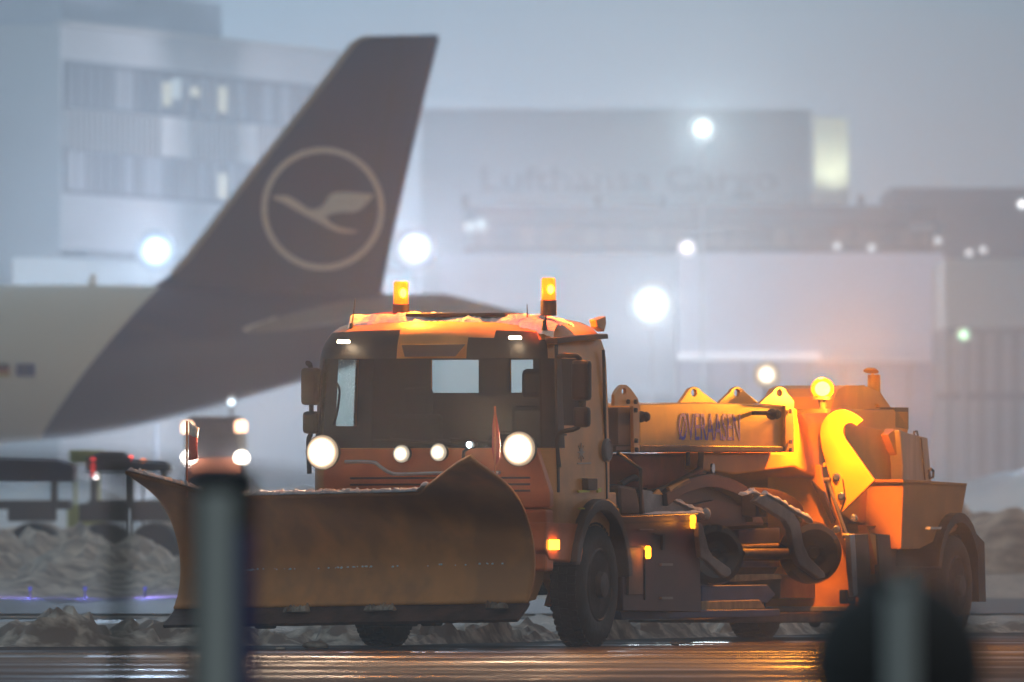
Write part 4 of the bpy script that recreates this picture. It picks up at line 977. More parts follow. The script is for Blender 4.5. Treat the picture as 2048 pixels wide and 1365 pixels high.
finp = [(250, 600), (300, 572), (340, 545), (372, 512), (420, 449), (500, 346), (600, 219), (680, 118), (706, 84), (722, 73), (745, 68), (880, 65), (877, 76), (852, 180), (826, 290), (790, 450), (765, 572), (762, 640), (400, 700)]
fin = foil('tail_fin', finp, 0.34, PY+2.0, NAVY, bev=0.12)
le = [(338, 541), (372, 503), (420, 441), (500, 338), (600, 211), (676, 112), (700, 82), (718, 70), (740, 66), (745, 70), (722, 76), (708, 88), (684, 122), (606, 222), (506, 349), (427, 452), (380, 515), (345, 549)]
foil('leading_edge', le, 0.40, PY+2.0, mat('pale_leading_edge', (0.50, 0.43, 0.34), 0.45), fin, bev=0.03)
foil('rudder_gap', [(800, 66), (803, 66), (716, 572), (712, 572)], 0.36, PY+2.0, mat('rudder_gap_dark', (0.004, 0.006, 0.012), 0.6), fin, bev=0.0)
EY = PY+2.0-0.17-0.03
def emb(name, loops, parent):
    m = M(); m.prism([[(p.x, p.z) for p in [pl(x, y) for x, y in lp]] for lp in loops], lambda x, z: (x, EY, z), (0, 0.025, 0)); return pp(m, name, CREAM, parent)
sc_ = 1412/300.0
ring_o = [(500+ (678+582*math.cos(a))/sc_, 270+(685+583*math.sin(a))/sc_) for a in [2*math.pi*i/72 for i in range(72)]]
ring_i = [(500+ (678+527*math.cos(a))/sc_, 270+(685+527*math.sin(a))/sc_) for a in [2*math.pi*i/72 for i in range(72)]]
emb('emblem_ring', [ring_o, ring_i], fin)
bird = [(185, 572), (260, 560), (345, 560), (420, 600), (490, 650), (545, 688), (610, 690), (665, 665), (710, 610), (745, 550), (800, 530), (900, 528), (1040, 535), (1165, 550), (1120, 610), (1040, 690), (960, 722), (860, 715), (760, 735), (700, 765), (760, 825), (850, 865), (950, 885), (1030, 898), (930, 915), (830, 905), (740, 870), (650, 820), (560, 775), (450, 715), (330, 645), (250, 605)]
emb('emblem_bird', [[(500+x/sc_, 270+y/sc_) for x, y in bird]], fin)
# near stabiliser: root at the tail cone, swept towards the camera
stab = [(496, 662, -4.6), (545, 642, -4.2), (640, 613, -2.6), (720, 599, -1.2), (800, 594, 0.6)]
m = M(); rings = []
P0 = smooth_path([(a, b_, c_) for a, b_, c_ in stab], 5)
for i, q in enumerate(P0):
    u = i/(len(P0)-1)
    ch = 0.25+0.9*u+ (2.0*u)     # chord running backwards (+x), seen foreshortened
    up = pl(q.x, q.y); yy = PY+2+q.z-0.0
    th = 0.07+0.22*u
    rings.append([Vector((up.x, yy, up.z)), Vector((up.x+ch*0.35, yy+0.1, up.z+th*0.4)), Vector((up.x+ch, yy+0.2, up.z-0.05-0.35*u)), Vector((up.x+ch*0.4, yy+0.1, up.z-th-0.5*u))])
m.rings(rings); pp(m, 'stabiliser', mat('stabiliser_grey', (0.21, 0.20, 0.185), 0.45), smooth=True)
m = M(); rings = [[Vector((x, PY-2.0+math.sin(a)*h, z+math.cos(a)*h)) for a in [2*math.pi*i/16 for i in range(16)]] for x, z, h in [(pl(488, 0).x, pl(0, 661).z, 0.02), (pl(500, 0).x, pl(0, 660).z, 0.09), (pl(530, 0).x, pl(0, 654).z, 0.12), (pl(555, 0).x, pl(0, 640).z, 0.07)]]
m.rings(rings); pp(m, 'stabiliser_tip', mat('tip_cream', (0.85, 0.78, 0.6), 0.5), smooth=True)
# far stabiliser
m = M(); m.prism([[(pl(700, 590).x, 2.6), (pl(860, 590).x, 2.6), (pl(905, 590).x, 7.2), (pl(860, 590).x, 7.2)]], lambda x, y: (x, PY+y, pl(0, 612).z+(y-2.6)*0.0), (0, 0, 0.18)); pp(m, 'stabiliser', MATS['stabiliser_grey'], bevel=0.04)
# flags near the tail
YF = PY+0.015
zf = (pl(0, 728).z, pl(0, 753).z)
for i, c_ in enumerate([(0.02, 0.015, 0.01), (0.45, 0.02, 0.01), (0.6, 0.33, 0.02)]):
    z1 = zf[0]+(zf[1]-zf[0])*i/3; z2 = zf[0]+(zf[1]-zf[0])*(i+1)/3
    m = M(); m.box((pl(-2, 0).x, YF+0.0-0.03, (z1+z2)/2), (0.52, 0.06, abs(z1-z2))); pp(m, 'flag_marking', mat('flag_band_%s' % ['black', 'red', 'gold'][i], c_, 0.5))
m = M(); m.box((pl(51, 0).x, YF-0.03, (zf[0]+zf[1])/2), (0.46, 0.06, abs(zf[0]-zf[1]))); eu = pp(m, 'flag_marking', mat('flag_blue', (0.015, 0.03, 0.20), 0.5))
m = M()
for i in range(12):
    a = 2*math.pi*i/12; m.cyl((pl(51, 0).x+0.09*math.cos(a), YF-0.075, sum(zf)/2+0.09*math.sin(a)), (pl(51, 0).x+0.09*math.cos(a), YF-0.06, sum(zf)/2+0.09*math.sin(a)), 0.014, n=6)
pp(m, 'flag_stars', mat('flag_yellow', (0.7, 0.6, 0.05), 0.5), eu)
m = M(); q = pl(180, 568); q.y = PY+2; m.prism([[(q.x-0.12, q.z-0.05), (q.x+0.1, q.z-0.05), (q.x+0.10, q.z+0.27), (q.x-0.02, q.z+0.27)]], lambda x, z: (x, q.y, z), (0, 0.05, 0)); pp(m, 'blade_antenna', CREAM)
# main gear far left out of frame so that the airliner stands on the apron
for dy in (-1.6, 5.4):
    m = M(); gx = pl(-520, 0).x; m.cyl((gx, PY+dy, 0.55), (gx, PY+2+0.4*(dy-2), pl(0, 860).z), 0.14); g = pp(m, 'landing_gear', STEEL)
    for dx in (-0.45, 0.45):
        m = M(); m.lathe((gx, PY+dy+dx, 0.55), (0, 1, 0), [(0.25, -0.18), (0.5, -0.16), (0.55, 0), (0.5, 0.16), (0.25, 0.18)], 24); pp(m, 'gear_wheel', RUBBER, g, smooth=True)

# ------------------------------------------------------------------ BUILDINGS
def wallmat(name, c, v=0.06): return mat(name, c, 0.8, var=v, scale=0.12)
def slab(px0, px1, py0, py1, Y, depth, name, material, parent=None, origin=None, bev=0.0):
    a = at(px0, py0, Y); b_ = at(px1, py1, Y); m = M()
    m.box(((a.x+b_.x)/2, Y+depth/2, (a.z+b_.z)/2), (abs(b_.x-a.x), depth, abs(a.z-b_.z)))
    if origin is not None:
        for v in m.v: v -= origin
    return m.build(name, material, parent, bevel=bev)
GZ = lambda Y: HOR+CAMZ*FPX/Y       # ground pixel row at distance Y
# left terminal: wall running away from (120,Y=600) to the right
tb_o = Vector((at(120, 0, 600).x, 600, 0))
term = empty('terminal_building', tb_o, 'tall pale office block with two bands of dark windows behind the airliner tail', 'building')
A = Vector((at(120, 0, 600).x, 600, 0)); B = Vector((at(760, 0, 648).x, 648, 0))
dirw = (B-A).normalized(); nw = Vector((dirw.y, -dirw.x, 0)); LW = (B-A).length
if nw.y > 0: nw = -nw
def tw(u, z, off=0.0): return A+dirw*u+nw*off+Vector((0, 0, z))-tb_o
def tz(py): return CAMZ-(py-HOR)*600/FPX
def tpanel(u0, u1, z0, z1, off, th, name, material, parent):
    m = M(); P = [tw(u0, z0, off), tw(u1, z0, off), tw(u1, z1, off), tw(u0, z1, off)]; Q = [p-nw*th for p in P]
    m.add(P+Q, [(0,1,2,3), (7,6,5,4)]+[(i, (i+1) % 4, (i+1) % 4+4, i+4) for i in range(4)]); return m.build(name, material, parent)
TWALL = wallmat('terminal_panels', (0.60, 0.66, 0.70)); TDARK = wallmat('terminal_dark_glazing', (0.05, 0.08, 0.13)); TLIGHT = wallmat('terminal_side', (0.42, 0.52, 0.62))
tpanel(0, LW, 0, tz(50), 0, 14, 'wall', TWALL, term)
m = M(); L0 = A+Vector((-22, 9, 0))
P = [A-tb_o, L0-tb_o, L0+Vector((4, 20, 0))-tb_o, A+dirw*12-nw*14-tb_o]
m.add(P+[p+Vector((0, 0, tz(-60))) for p in P], [(0,1,2,3), (7,6,5,4)]+[(i, (i+1) % 4, (i+1) % 4+4, i+4) for i in range(4)]); m.build('side_wing', TLIGHT, term)
tpanel(2.0, 30, tz(50), tz(-40), -1.5, 10, 'upper_storey', wallmat('terminal_attic', (0.22, 0.31, 0.40)), term)
tpanel(0, LW, tz(50)+0.01, tz(42), 0.3, 0.5, 'roof_parapet', wallmat('pale_parapet', (0.6, 0.62, 0.62)), term)
LITW = emis('lit_window', (0.95, 0.93, 0.72), 0.45); LITW2 = emis('lit_window_cool', (0.75, 0.9, 0.95), 0.45)
random.seed(21)
for k, (ya, yb_) in enumerate([(128, 208), (302, 378)]):
    n = 34; frm = tpanel(0.4, LW-0.5, tz(yb_)-0.15, tz(ya)+0.15, 0.05, 0.04, 'window_band', TDARK, term)
    for i in range(n):
        u0 = 0.6+(LW-1.4)*i/n; u1 = u0+(LW-1.4)/n*0.84; r_ = random.random()
        mm = LITW if r_ < 0.05 else (LITW2 if r_ < 0.10 else mat('window_glass_dark', (0.03, 0.05, 0.09), 0.3) if r_ < 0.75 else mat('window_blind', (0.3, 0.35, 0.4), 0.6))
        lo = tz(yb_) if mm not in (LITW, LITW2) else tz(yb_)+1.0*random.random()*0.7; hi = tz(ya) if mm not in (LITW, LITW2) else tz(ya)-random.random()*0.5
        tpanel(u0, u1, lo, hi, 0.12, 0.05, 'window', mm, term)
m = M()
for k in range(60):
    u = 0.5+(LW-1)*k/60; P = [tw(u, tz(300), .3), tw(u+0.25, tz(300), .3), tw(u+0.25, tz(215), .3), tw(u, tz(215), .3)]; Q = [p-nw*0.2 for p in P]
    m.add(P+Q, [(0,1,2,3), (7,6,5,4)]+[(i, (i+1) % 4, (i+1) % 4+4, i+4) for i in range(4)])
m.build('facade_fins', wallmat('pale_fins', (0.5, 0.5, 0.5)), term)
for u0, w0, z0, z1 in ((13.5, 4.2, 296, 216), (25, 3, 296, 216)):
    tpanel(u0, u0+w0, tz(z0), tz(z1), 0.34, 0.03, 'stair_screen', wallmat('stair_glass', (0.7, 0.74, 0.76)), term)
tpanel(0, LW, tz(514), tz(500), 1.0, 1.0, 'canopy', wallmat('canopy_dark', (0.12, 0.15, 0.19)), term)
tpanel(-9, LW, tz(600), tz(522), 1.6, 1.0, 'lobby_front', emis('lobby_glow', (0.72, 0.86, 0.98), 0.42), term)

# cargo hangar far behind
def building(name, label, px, Y): return empty(name, (at(px, 0, Y).x, Y, 0), label, 'building')
cg = building('cargo_hangar', 'large grey cargo hangar with faint dark lettering far back in the fog', 1230, 900)
og = Vector(cg.location)
slab(842, 1622, 225, GZ(900), 900, 40, 'wall', wallmat('cargo_wall', (0.38, 0.48, 0.52)), cg, og)
slab(838, 1626, 219, 226, 899.5, 41, 'roof_edge', wallmat('cargo_roof', (0.3, 0.36, 0.4)), cg, og)
a_, b_ = at(962, 335, 899.7), at(1556, 396, 899.7)
MT = Matrix(((1, 0, 0, (a_.x+b_.x)/2-og.x), (0, 0, -1, 899.7-og.y), (0, 1, 0, (a_.z+b_.z)/2), (0, 0, 0, 1)))
put_text('lettering', 'Lufthansa Cargo', b_.x-a_.x, a_.z-b_.z, MT, mat('cargo_letters', (0.08, 0.12, 0.15), 0.6), cg, 0.02)
pyl = empty('lit_pylon', (at(1665, 0, 860).x, 860, 0), 'tall white tapered panel lit from below beside the cargo hangar', 'pylon')
m = M(); pts = [(1622, GZ(860)), (1628, 234), (1696, 236), (1706, GZ(860))]
m.prism([[(at(x, y, 860).x-pyl.location.x, at(x, y, 860).z) for x, y in pts]], lambda x, z: (x, 0, z), (0, 3, 0)); m.build('panel', wallmat('pylon_white', (0.75, 0.76, 0.68)), pyl)
q = at(1664, 408, 857.5); lamp('uplight', (0, -2.0, q.z), (0.95, 1.0, 0.72), 700, 0.3, pyl, 'SPOT', (0, 0.45, 1), 100, 1)
# middle long terminal
lt = building('concourse_building', 'long low concourse with a dark roof band and brownish windows', 1500, 700)
ol = Vector(lt.location)
slab(930, 2300, 412, 452, 700, 30, 'roof_band', wallmat('roof_band_dark', (0.07, 0.09, 0.13)), lt, ol)
slab(945, 2300, 452, 496, 701.5, 28, 'window_band', wallmat('concourse_glazing', (0.24, 0.23, 0.24)), lt, ol)
slab(930, 2300, 495, 503, 699.7, 30, 'eaves', wallmat('eaves_dark', (0.05, 0.05, 0.09)), lt, ol)
slab(930, 2300, 503, GZ(700), 702, 26, 'wall', wallmat('concourse_wall', (0.30, 0.30, 0.33)), lt, ol)
random.seed(5)
for i in range(26):
    x = 960+i*42; slab(x, x+26, 458, 492, 701.3, 0.4, 'window', mat('concourse_pane_%d' % (i % 3), [(0.28, 0.25, 0.24), (0.20, 0.21, 0.24), (0.34, 0.31, 0.28)][i % 3], 0.5), lt, ol)
for x, y, w_, h_ in ((930, 392, 12, 22), (1196, 395, 10, 18), (1325, 393, 12, 20), (1722, 390, 12, 24), (1790, 376, 14, 40)):
    slab(x-w_/2, x+w_/2, y, y+h_+4, 703, 2, 'roof_vent', wallmat('vent_dark', (0.05, 0.06, 0.08)), lt, ol)
# hangar doors block (purple-grey) nearer
hb = building('maintenance_hangar', 'wide pale violet hangar front with a bright strip above dark doors', 1620, 640)
oh = Vector(hb.location)
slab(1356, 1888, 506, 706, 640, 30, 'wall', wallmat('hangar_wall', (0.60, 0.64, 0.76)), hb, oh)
slab(1356, 1888, 724, GZ(640), 640.4, 30, 'door', wallmat('hangar_door', (0.26, 0.26, 0.36)), hb, oh)
slab(1356, 1640, 706, 720, 639.7, 2, 'light_strip', emis('strip_glow', (0.9, 0.9, 1.0), 0.7), hb, oh)
slab(1640, 1888, 706, 724, 640.2, 2, 'lintel', wallmat('hangar_wall', (0.60, 0.64, 0.76)), hb, oh)
for x in range(1420, 1888, 66): slab(x, x+3, 726, GZ(640), 640.2, 0.3, 'door_seam', wallmat('seam', (0.05, 0.05, 0.07)), hb, oh)
nb = building('pale_hall', 'plain pale blue-grey hall wall behind the truck cab', 1150, 650)
on = Vector(nb.location)
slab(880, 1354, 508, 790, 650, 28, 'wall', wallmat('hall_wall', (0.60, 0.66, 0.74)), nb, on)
slab(880, 1354, 792, GZ(650), 650.5, 28, 'lower_wall', wallmat('hall_lower_wall', (0.26, 0.30, 0.36)), nb, on)
slab(880, 1354, 786, 794, 649.6, 0.5, 'ledge', wallmat('hall_ledge', (0.5, 0.52, 0.56)), nb, on)
rb = building('cargo_shed', 'grey-green shed with tall ribbed doors at the right edge', 2000, 620)
orb = Vector(rb.location)
slab(1892, 2400, 518, 655, 620, 30, 'wall', wallmat('shed_wall', (0.5, 0.54, 0.52)), rb, orb)
slab(1892, 2400, 655, GZ(620), 620.5, 30, 'door', wallmat('shed_door', (0.17, 0.18, 0.19)), rb, orb)
for i, x in enumerate(range(1905, 2400, 34)): slab(x, x+16, 668, GZ(620), 620.2, 0.3, 'door_rib', wallmat('shed_rib', (0.30, 0.31, 0.32)), rb, orb)
slab(1870, 2400, 785, 800, 610, 3, 'apron_pipe_rack', wallmat('pipe_rack', (0.10, 0.10, 0.13)), rb, orb)
ub = building('control_block', 'dark blue-grey upper block on the right with small bright lamps', 1930, 690)
ou = Vector(ub.location)
slab(1782, 2400, 376, 412, 690, 20, 'upper_wall', wallmat('control_wall', (0.14, 0.17, 0.22)), ub, ou)
slab(1876, 2400, 412, 518, 688, 20, 'wall', wallmat('control_wall2', (0.12, 0.15, 0.2)), ub, ou)
slab(1822, 1874, 418, 442, 689, 2, 'sign_panel', wallmat('sign_blue', (0.03, 0.045, 0.09)), ub, ou)
slab(1822, 1870, 448, 462, 689, 2, 'pale_panel', wallmat('pale_panel', (0.5, 0.5, 0.52)), ub, ou)
slab(1782, 2400, 505, GZ(690), 691.5, 18, 'base_wall', wallmat('base_wall', (0.25, 0.26, 0.28)), ub, ou)
# dark link building far left of the hall, behind the tail
# ------------------------------------------------------------------ FLOODLIGHTS (lamp on mast or wall)
def flood(px, py, Y, r, col, power, est, label, group=None, mast=True, name='floodlight', cat='floodlight', aim=(0, -1, -0.25)):
    p = at(px, py, Y); base = Vector((p.x, Y, 0))
    e = empty(name, base, label, cat, 0, group)
    r *= 1.35; est = est*0.5 if power > 1000 else est  # lens widened so its fading rim stands in for the halo
    m = M()
    if mast:
        m.tube([Vector((0, 0.5, 0)), Vector((0, 0.5, p.z+0.2))], [0.05, 0.04], 10); m.box((0, 0.4, p.z+0.15), (r*1.2, 0.15, 0.08)); m.build('mast', mat('pale_mast', (0.45, 0.46, 0.5), 0.5), e)
    m = M(); m.lathe((0, 0.02, p.z), (0, -1, 0), [(r*0.4, -0.35), (r*0.8, -0.2), (r*0.97, 0.0), (r*.95, 0.0), (0.001, -0.02)], 24); h_ = m.build('lamp_housing', DSTEEL, e, smooth=True)
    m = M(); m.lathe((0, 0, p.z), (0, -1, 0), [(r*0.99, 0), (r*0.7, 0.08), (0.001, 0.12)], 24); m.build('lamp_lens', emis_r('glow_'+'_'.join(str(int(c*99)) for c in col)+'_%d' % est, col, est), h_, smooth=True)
    if power: lamp('floodlight_beam', (0, -0.25, p.z), col, power, r*0.5, e, 'SPOT', aim, 175, 0.3)
    if power > 2000: lamp('added_back_fill', (0, 1.2, p.z), col, max(power*0.045, 3500), r*0.5, e, 'SPOT', (0, 1, -0.05), 165, 0.3)  # unseen fill light added behind the lamp to brighten walls and snow bank
    return e
BLU = (0.58, 0.76, 1.0)
flood(312, 502, 470, 0.44, BLU, 80000, 18, 'big blue-white floodlight glowing left of the airliner fin')
flood(830, 497, 470, 0.46, (0.70, 0.80, 1.0), 100000, 18, 'big white floodlight glowing between the fin and the roof beacon')
flood(1405, 258, 560, 0.34, (0.78, 0.95, 1.0), 40000, 14, 'highest white floodlight in front of the cargo hangar')
flood(1303, 610, 500, 0.52, (0.78, 0.90, 1.0), 60000, 18, 'largest white floodlight, right of the truck cab roof')
flood(1374, 496, 620, 0.26, (1.0, 0.90, 0.97), 9000, 12, 'pinkish white lamp at the hangar wall corner', mast=False)
flood(1533, 750, 375, 0.21, (1.0, 0.88, 0.70), 2200, 16, 'warm white lamp low above the lettered yellow duct')
flood(1927, 670, 600, 0.20, (0.6, 1.0, 0.65), 700, 4, 'small green lamp on the shed at the right')
flood(463, 805, 380, 0.09, (0.75, 0.88, 1.0), 500, 8, 'small blue-white lamp just below the airliner tail')
flood(2044, 409, 600, 0.16, (1.0, 1.0, 1.0), 600, 5, 'small white lamp cut by the right picture edge', mast=False)
for i, (x, y, r) in enumerate([(940, 455, 0.20), (962, 450, 0.22)]): flood(x, y, 690, r, (0.8, 0.95, 1.0), 500, 0.9, ['soft pale lamp left of the pair on the concourse end', 'soft pale lamp right of the pair on the concourse end'][i], 'pale lamps on the concourse end', mast=False)
for i, (x, y) in enumerate([(1674, 492), (1743, 496), (1876, 482), (1938, 506), (1966, 500)]): flood(x, y, 684, 0.14, (0.95, 0.97, 1.0), 120, 1.6, ['small lamp under the eaves, first from the left', 'small lamp under the eaves, second from the left', 'small warm lamp under the pale panel', 'dim small lamp fourth along the eaves', 'dim small lamp last along the eaves'][i], 'small lamps under the eaves', mast=False)
# blue taxiway edge lights
for i, px in enumerate([-40, 60, 170, 290]):
    e = empty('taxiway_light', (at(px, 0, 223).x, 223, 0), ['blue taxiway edge light at the far left picture edge', 'blue taxiway edge light second from the left', 'blue taxiway edge light third from the left', 'blue taxiway edge light just left of the plow tip'][i], 'taxiway light', 0, 'blue taxiway edge lights')
    m = M(); m.cyl((0, 0, 0), (0, 0, 0.13), 0.02, 0.015, 10); m.build('post', DSTEEL, e)
    m = M(); m.ball((0, 0, 0.15), 0.025, (1, 1, 1), 10, 8); m.build('lamp_globe', emis('taxi_blue', (0.12, 0.14, 1.0), 0.5), e, smooth=True)
    lamp('taxiway_glow', (0, -0.3, 0.35), (0.2, 0.2, 1.0), 30, 0.03, e)

# ------------------------------------------------------------------ VEHICLES behind, lower left
def far_truck(px, Y, label):
    o = empty('service_truck', (at(px, 0, Y).x, Y, 0), label, 'truck'); s_ = Y/FPX
    z = lambda py: CAMZ-(py-HOR)*s_
    x = lambda q: (q-px)*s_
    m = M(); m.box((0, 2.0, (z(850)+0.6)/2+0.2), (x(px+58)*2, 3.8, z(858)-0.6)); b_ = m.build('body', mat('dark_service_body', (0.02, 0.02, 0.035), 0.5, var=0.2), o, bevel=0.12)
    m = M(); m.box((0, 0.08, z(885)), (x(px+50)*2, 0.06, z(868)-z(900))); m.build('windscreen', mat('dark_glass', (0.02, 0.025, 0.035), 0.1), o, bevel=0.02); m = M(); m.box((0, 0.06, z(935)), (x(px+50)*2, 0.05, 0.35)); m.build('grille', mat('far_grille', (0.25, 0.08, 0.04), 0.5), o, bevel=0.02)
    for q in (378, 483):
        m = M(); m.lathe((x(q), -0.02, z(917)), (0, -1, 0), [(0.13, -0.1), (0.14, 0), (0.001, 0.03)], 18); m.build('headlight', emis('far_headlight', (1.0, 0.88, 0.75), 9), o, smooth=True)
        lamp('headlight_beam', (x(q), -0.25, z(917)), (1.0, 0.85, 0.7), 25, 0.08, o)
    for q, y_ in ((375, 855), (482, 853)):
        m = M(); m.lathe((x(q), -0.05, z(y_)), (0, 0, 1), [(0.11, -0.11), (0.12, 0.05), (0.08, 0.11), (0.001, 0.11)], 14); m.build('beacon', emis('far_beacon', (1.0, 0.58, 0.35), 4.5), o, smooth=True)
        m = M(); m.cyl((x(q), 0.15, z(y_)-0.5), (x(q), -0.05, z(y_)-0.11), 0.05); m.build('beacon_stalk', BLACK, o)
    for sx in (-1, 1):
        for yy in (0.9, 3.3):
            m = M(); m.lathe((sx*x(px+66), yy, 0.45), (1, 0, 0), [(0.25, -0.13), (0.42, -0.13), (0.45, 0), (0.42, 0.13), (0.25, 0.13)], 20); m.build('wheel', RUBBER, o, smooth=True)
    return o
far_truck(430, 330, 'dark service truck facing the camera with two headlights behind the plow')
# cargo loaders with a raised bed on a low chassis
def loader(px0, px1, Y, top, bot, label, col):
    s_ = Y/FPX; cx = (px0+px1)/2; o = empty('cargo_loader', (at(cx, 0, Y).x, Y, 0), label, 'cargo loader'); z = lambda py: CAMZ-(py-HOR)*s_; L = (px1-px0)*s_
    prof = [(-L/2, z(bot)), (-L/2, z(top+14)), (-L*0.32, z(top)), (-L*0.05, z(top)), (0.02*L, z(top+16)), (L*0.42, z(top+20)), (L/2, z(top+30)), (L/2, z(bot))]
    m = M(); m.prism([prof], lambda x, zz: (x, -1.2, zz), (0, 2.4, 0)); b_ = m.build('raised_bed', mat('loader_paint_%d' % int(px0+500), col, 0.4, var=0.15), o, bevel=0.03)
    m = M(); m.prism([[(-L*0.30, z(top+4)), (-L*0.07, z(top+4)), (-L*0.04, z(top+16)), (-L*0.36, z(top+16))]], lambda x, zz: (x, -1.24, zz), (0, 0.05, 0)); m.build('cab_window', mat('dark_glass', (0.02, 0.025, 0.035), 0.1), o)
    m = M(); m.box((0, 0, z(1010)), (L*0.96, 2.0, 0.16)); m.build('chassis', mat('loader_chassis', (0.02, 0.02, 0.025), 0.5), o, bevel=0.02)
    for q in (-0.42, 0.0, 0.40):
        m = M(); m.box((q*L, 0, (z(bot)+z(1010))/2), (0.09, 1.6, z(bot)-z(1010)+0.02)); m.build('lift_post', MATS['loader_chassis'], o)
    for q in (-0.30, 0.30):
        for sy in (-1, 1):
            m = M(); R_ = 0.46; m.lathe((q*L, sy*1.0, R_), (0, 1, 0), [(R_*0.5, -0.15), (R_*0.93, -0.15), (R_, 0), (R_*0.93, 0.15), (R_*0.5, 0.15)], 22); m.build('wheel', RUBBER, o, smooth=True)
        m = M(); m.box((q*L, -1.05, z(1025)), (0.85, 0.2, 0.32)); m.build('wheel_cover', MATS['loader_chassis'], o, bevel=0.03)
    return o
loader(-260, 150, 298, 900, 962, 'dark blue cargo loader with raised bed at the left edge under the airliner', (0.02, 0.035, 0.11))
t2 = loader(175, 345, 301, 905, 945, 'shorter dark loader with small red tail lights beside the service truck', (0.03, 0.045, 0.08))
for py in (921, 936, 948):
    p = at(186, py, 299.5)-Vector(t2.location); m = M(); m.ball(p, 0.045, (1, 1, 1), 8, 6); m.build('tail_light', emis('tail_red', (1.0, 0.04, 0.04), 1.2), t2)
p = at(192, 953, 299.5)-Vector(t2.location); m = M(); m.ball(p, 0.05, (1, 1, 1), 8, 6); m.build('reverse_light', emis('rev_white', (1, 0.9, 0.9), 4), t2)
# yellow-green equipment cart
cart = empty('equipment_cart', (at(175, 0, 360).x, 360, 0), 'yellow-green equipment cart behind the tractors under the airliner belly', 'cart')
s_ = 360/FPX; m = M(); m.box((0, 0, 1.31+85*s_), (70*s_, 1.4, 26*s_)); m.box((0, 0, 0.95), (78*s_, 1.4, 0.5)); m.box((-0.25, 0, 1.6), (0.06, 1.2, 1.0)); m.box((0.25, 0, 1.6), (0.06, 1.2, 1.0)); m.build('body', mat('hi_vis_cart', (0.45, 0.50, 0.04), 0.5), cart, bevel=0.05)
for sx in (-1, 1):
    for sy in (-1, 1): m = M(); m.lathe((sx*0.3, sy*0.6, 0.35), (0, 1, 0), [(0.15, -0.08), (0.33, -0.08), (0.35, 0), (0.33, 0.08), (0.15, 0.08)], 16); m.build('wheel', RUBBER, cart, smooth=True)
# small amber / red obstruction lamps near the blade tip
for i, (px, py, Y, c_, r_) in enumerate([(252, 919, 300, (0.75, 1.0, 0.45), 0.045), (286, 925, 300, (1.0, 0.22, 0.03), 0.05), (286, 941, 300, (1.0, 0.35, 0.03), 0.05), (262, 916, 300, (1.0, 0.05, 0.03), 0.03)]):
    p = at(px, py, Y); e = empty('signal_lamp', (p.x, Y, 0), ['small green signal lamp beside the left tip of the plow', 'upper small orange signal lamp above the plow tip', 'lower small orange signal lamp above the plow tip', 'tiny red signal lamp right of the green one'][i], 'signal lamp', 0, 'small signal lamps left of the plow')
    m = M(); m.tube([Vector((0, 0, 0)), Vector((0, 0, p.z))], 0.02, 6); m.build('post', DSTEEL, e)
    m = M(); m.ball((0, -0.03, p.z), r_, (1, 1, 1), 10, 8); m.build('lamp_globe', emis('signal_%d' % i, c_, 5), e, smooth=True)

# ------------------------------------------------------------------ FOREGROUND, out of focus
def fpost(pxc, Y, top, wpx, label, material, strips=()):
    s2 = Y/FPX; z1 = CAMZ-(top-HOR)*s2; w = wpx*s2
    e = empty('fence_post', ((pxc-W/2)*s2, Y, 0), label, 'post')
    m = M(); m.box((0, 0, z1/2), (w, w*0.8, z1)); m.box((0, 0, 0.015), (w*1.5, w*1.4, 0.03)); m.box((0, 0, z1+0.01), (w*1.04, w*0.85, 0.02)); m.build('post', material, e, bevel=0.01)
    for (x0, x1, zt_, nm, mt) in strips:
        h = CAMZ-(zt_-HOR)*s2; m = M(); m.box((((x0+x1)/2-pxc)*s2, -w*0.4-0.008, h/2), ((x1-x0)*s2, 0.014, h)); m.build(nm, mt, e, bevel=0.004)
    return e
PS = mat('pale_post_strip', (0.85, 0.88, 0.82), 0.6)
fpost(444, 42, 950, 128, 'blurred dark blue post with pale grey strip close to the camera', mat('dark_blue_post', (0.02, 0.022, 0.03), 0.9, spec=0.05), [(400, 470, 985, 'pale_strip', PS), (474, 506, 1060, 'blue_strip', mat('blue_post_strip', (0.015, 0.025, 0.22), 0.6))])
fpost(238, 42, 930, 30, 'thin blurred olive post left of the dark blue post in the foreground', mat('olive_post', (0.05, 0.052, 0.04), 0.7))
fpost(1803, 36, 1165, 50, 'blurred pale grey post in front of the round dark shape', PS)
BZ = CAMZ-(1335-HOR)*38/FPX
rb_ = M(); rb_.lathe((0, 0, 0), (0, 0, 1), [(0.2, 0), (0.2, 0.03), (0.06, 0.05), (0.05, BZ-0.18)]+[(0.20*math.sin(a), BZ-0.20*math.cos(a)) for a in [0.25+(math.pi-0.25)*i/16 for i in range(17)]], 32)
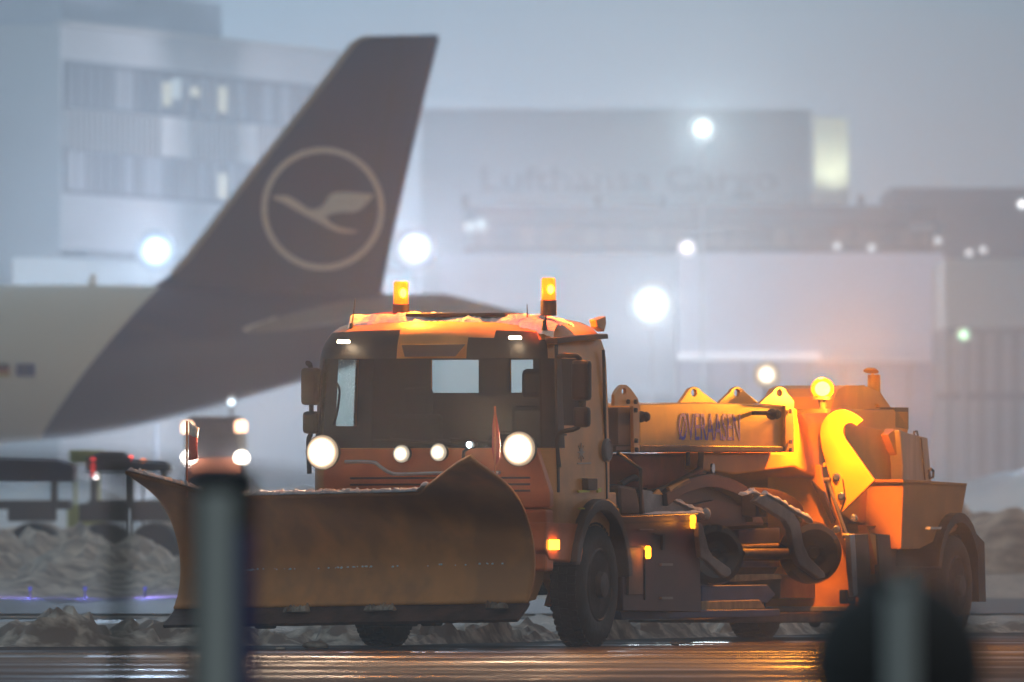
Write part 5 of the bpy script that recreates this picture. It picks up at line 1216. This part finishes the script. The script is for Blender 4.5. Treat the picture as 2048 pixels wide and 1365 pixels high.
o = rb_.build('round_marker', mat('black_round_marker', (0.03, 0.024, 0.02), 0.8), smooth=True); o.location = ((1795-W/2)/FPX*38, 38, 0); tag(o, 'blurred round black marker ball at the bottom right close to the camera', 'marker')
# sagging cable between the posts
def cabl(pts, Y, r, label):
    m = M(); P = smooth_path([at(x, y, Y) for x, y in pts], 8); m.tube(P, r, 8); tag(m.build('cable', BLACK, smooth=True), label, 'cable')
cabl([(-200, 925), (238, 940), (452, 955), (700, 985), (1000, 1022), (1300, 1055), (1600, 1105), (1803, 1172)], 34, 0.015, 'blurred dark cable sagging across the plow between foreground posts')

# ------------------------------------------------------------------ haze
def vol(name, lo, hi, dens, col, aniso, shape=None):
    m = bpy.data.materials.new(name); m.use_nodes = True; n = m.node_tree.nodes; l = m.node_tree.links
    n.remove(n['Principled BSDF']); v = n.new('ShaderNodeVolumePrincipled'); v.inputs['Color'].default_value = (*col, 1)
    v.inputs['Density'].default_value = dens; v.inputs['Anisotropy'].default_value = aniso
    l.new(v.outputs[0], n['Material Output'].inputs['Volume'])
    b = M(); c = [(lo[i]+hi[i])/2 for i in range(3)]; b.box(c, [hi[i]-lo[i] for i in range(3)]); o = b.build(name, m); o['kind'] = 'stuff'; return o
vol('haze', (-120, -8, -1.2), (120, 1150, 60), 0.00090, (0.90, 0.95, 1.0), 0.25)

# snow spray, its volume added round the whole vehicle to give the lamps halos
m_ = bpy.data.materials.new('halo_snow_mist'); m_.use_nodes = True; n_ = m_.node_tree.nodes; n_.remove(n_['Principled BSDF'])
v_ = n_.new('ShaderNodeVolumePrincipled'); v_.inputs['Color'].default_value = (1, 0.97, 0.95, 1); v_.inputs['Density'].default_value = 0.0045; v_.inputs['Anisotropy'].default_value = 0.0
m_.node_tree.links.new(v_.outputs[0], n_['Material Output'].inputs['Volume'])
sm_ = M(); sm_.ball((0, 0, 0), 1, (9, 12, 4.6), 40, 24)
for v in sm_.v: v.z = max(v.z, -1.45)
o = sm_.build('halo_snow_mist', m_, smooth=True, loc=(1.2, 155, 1.4)); o['kind'] = 'stuff'
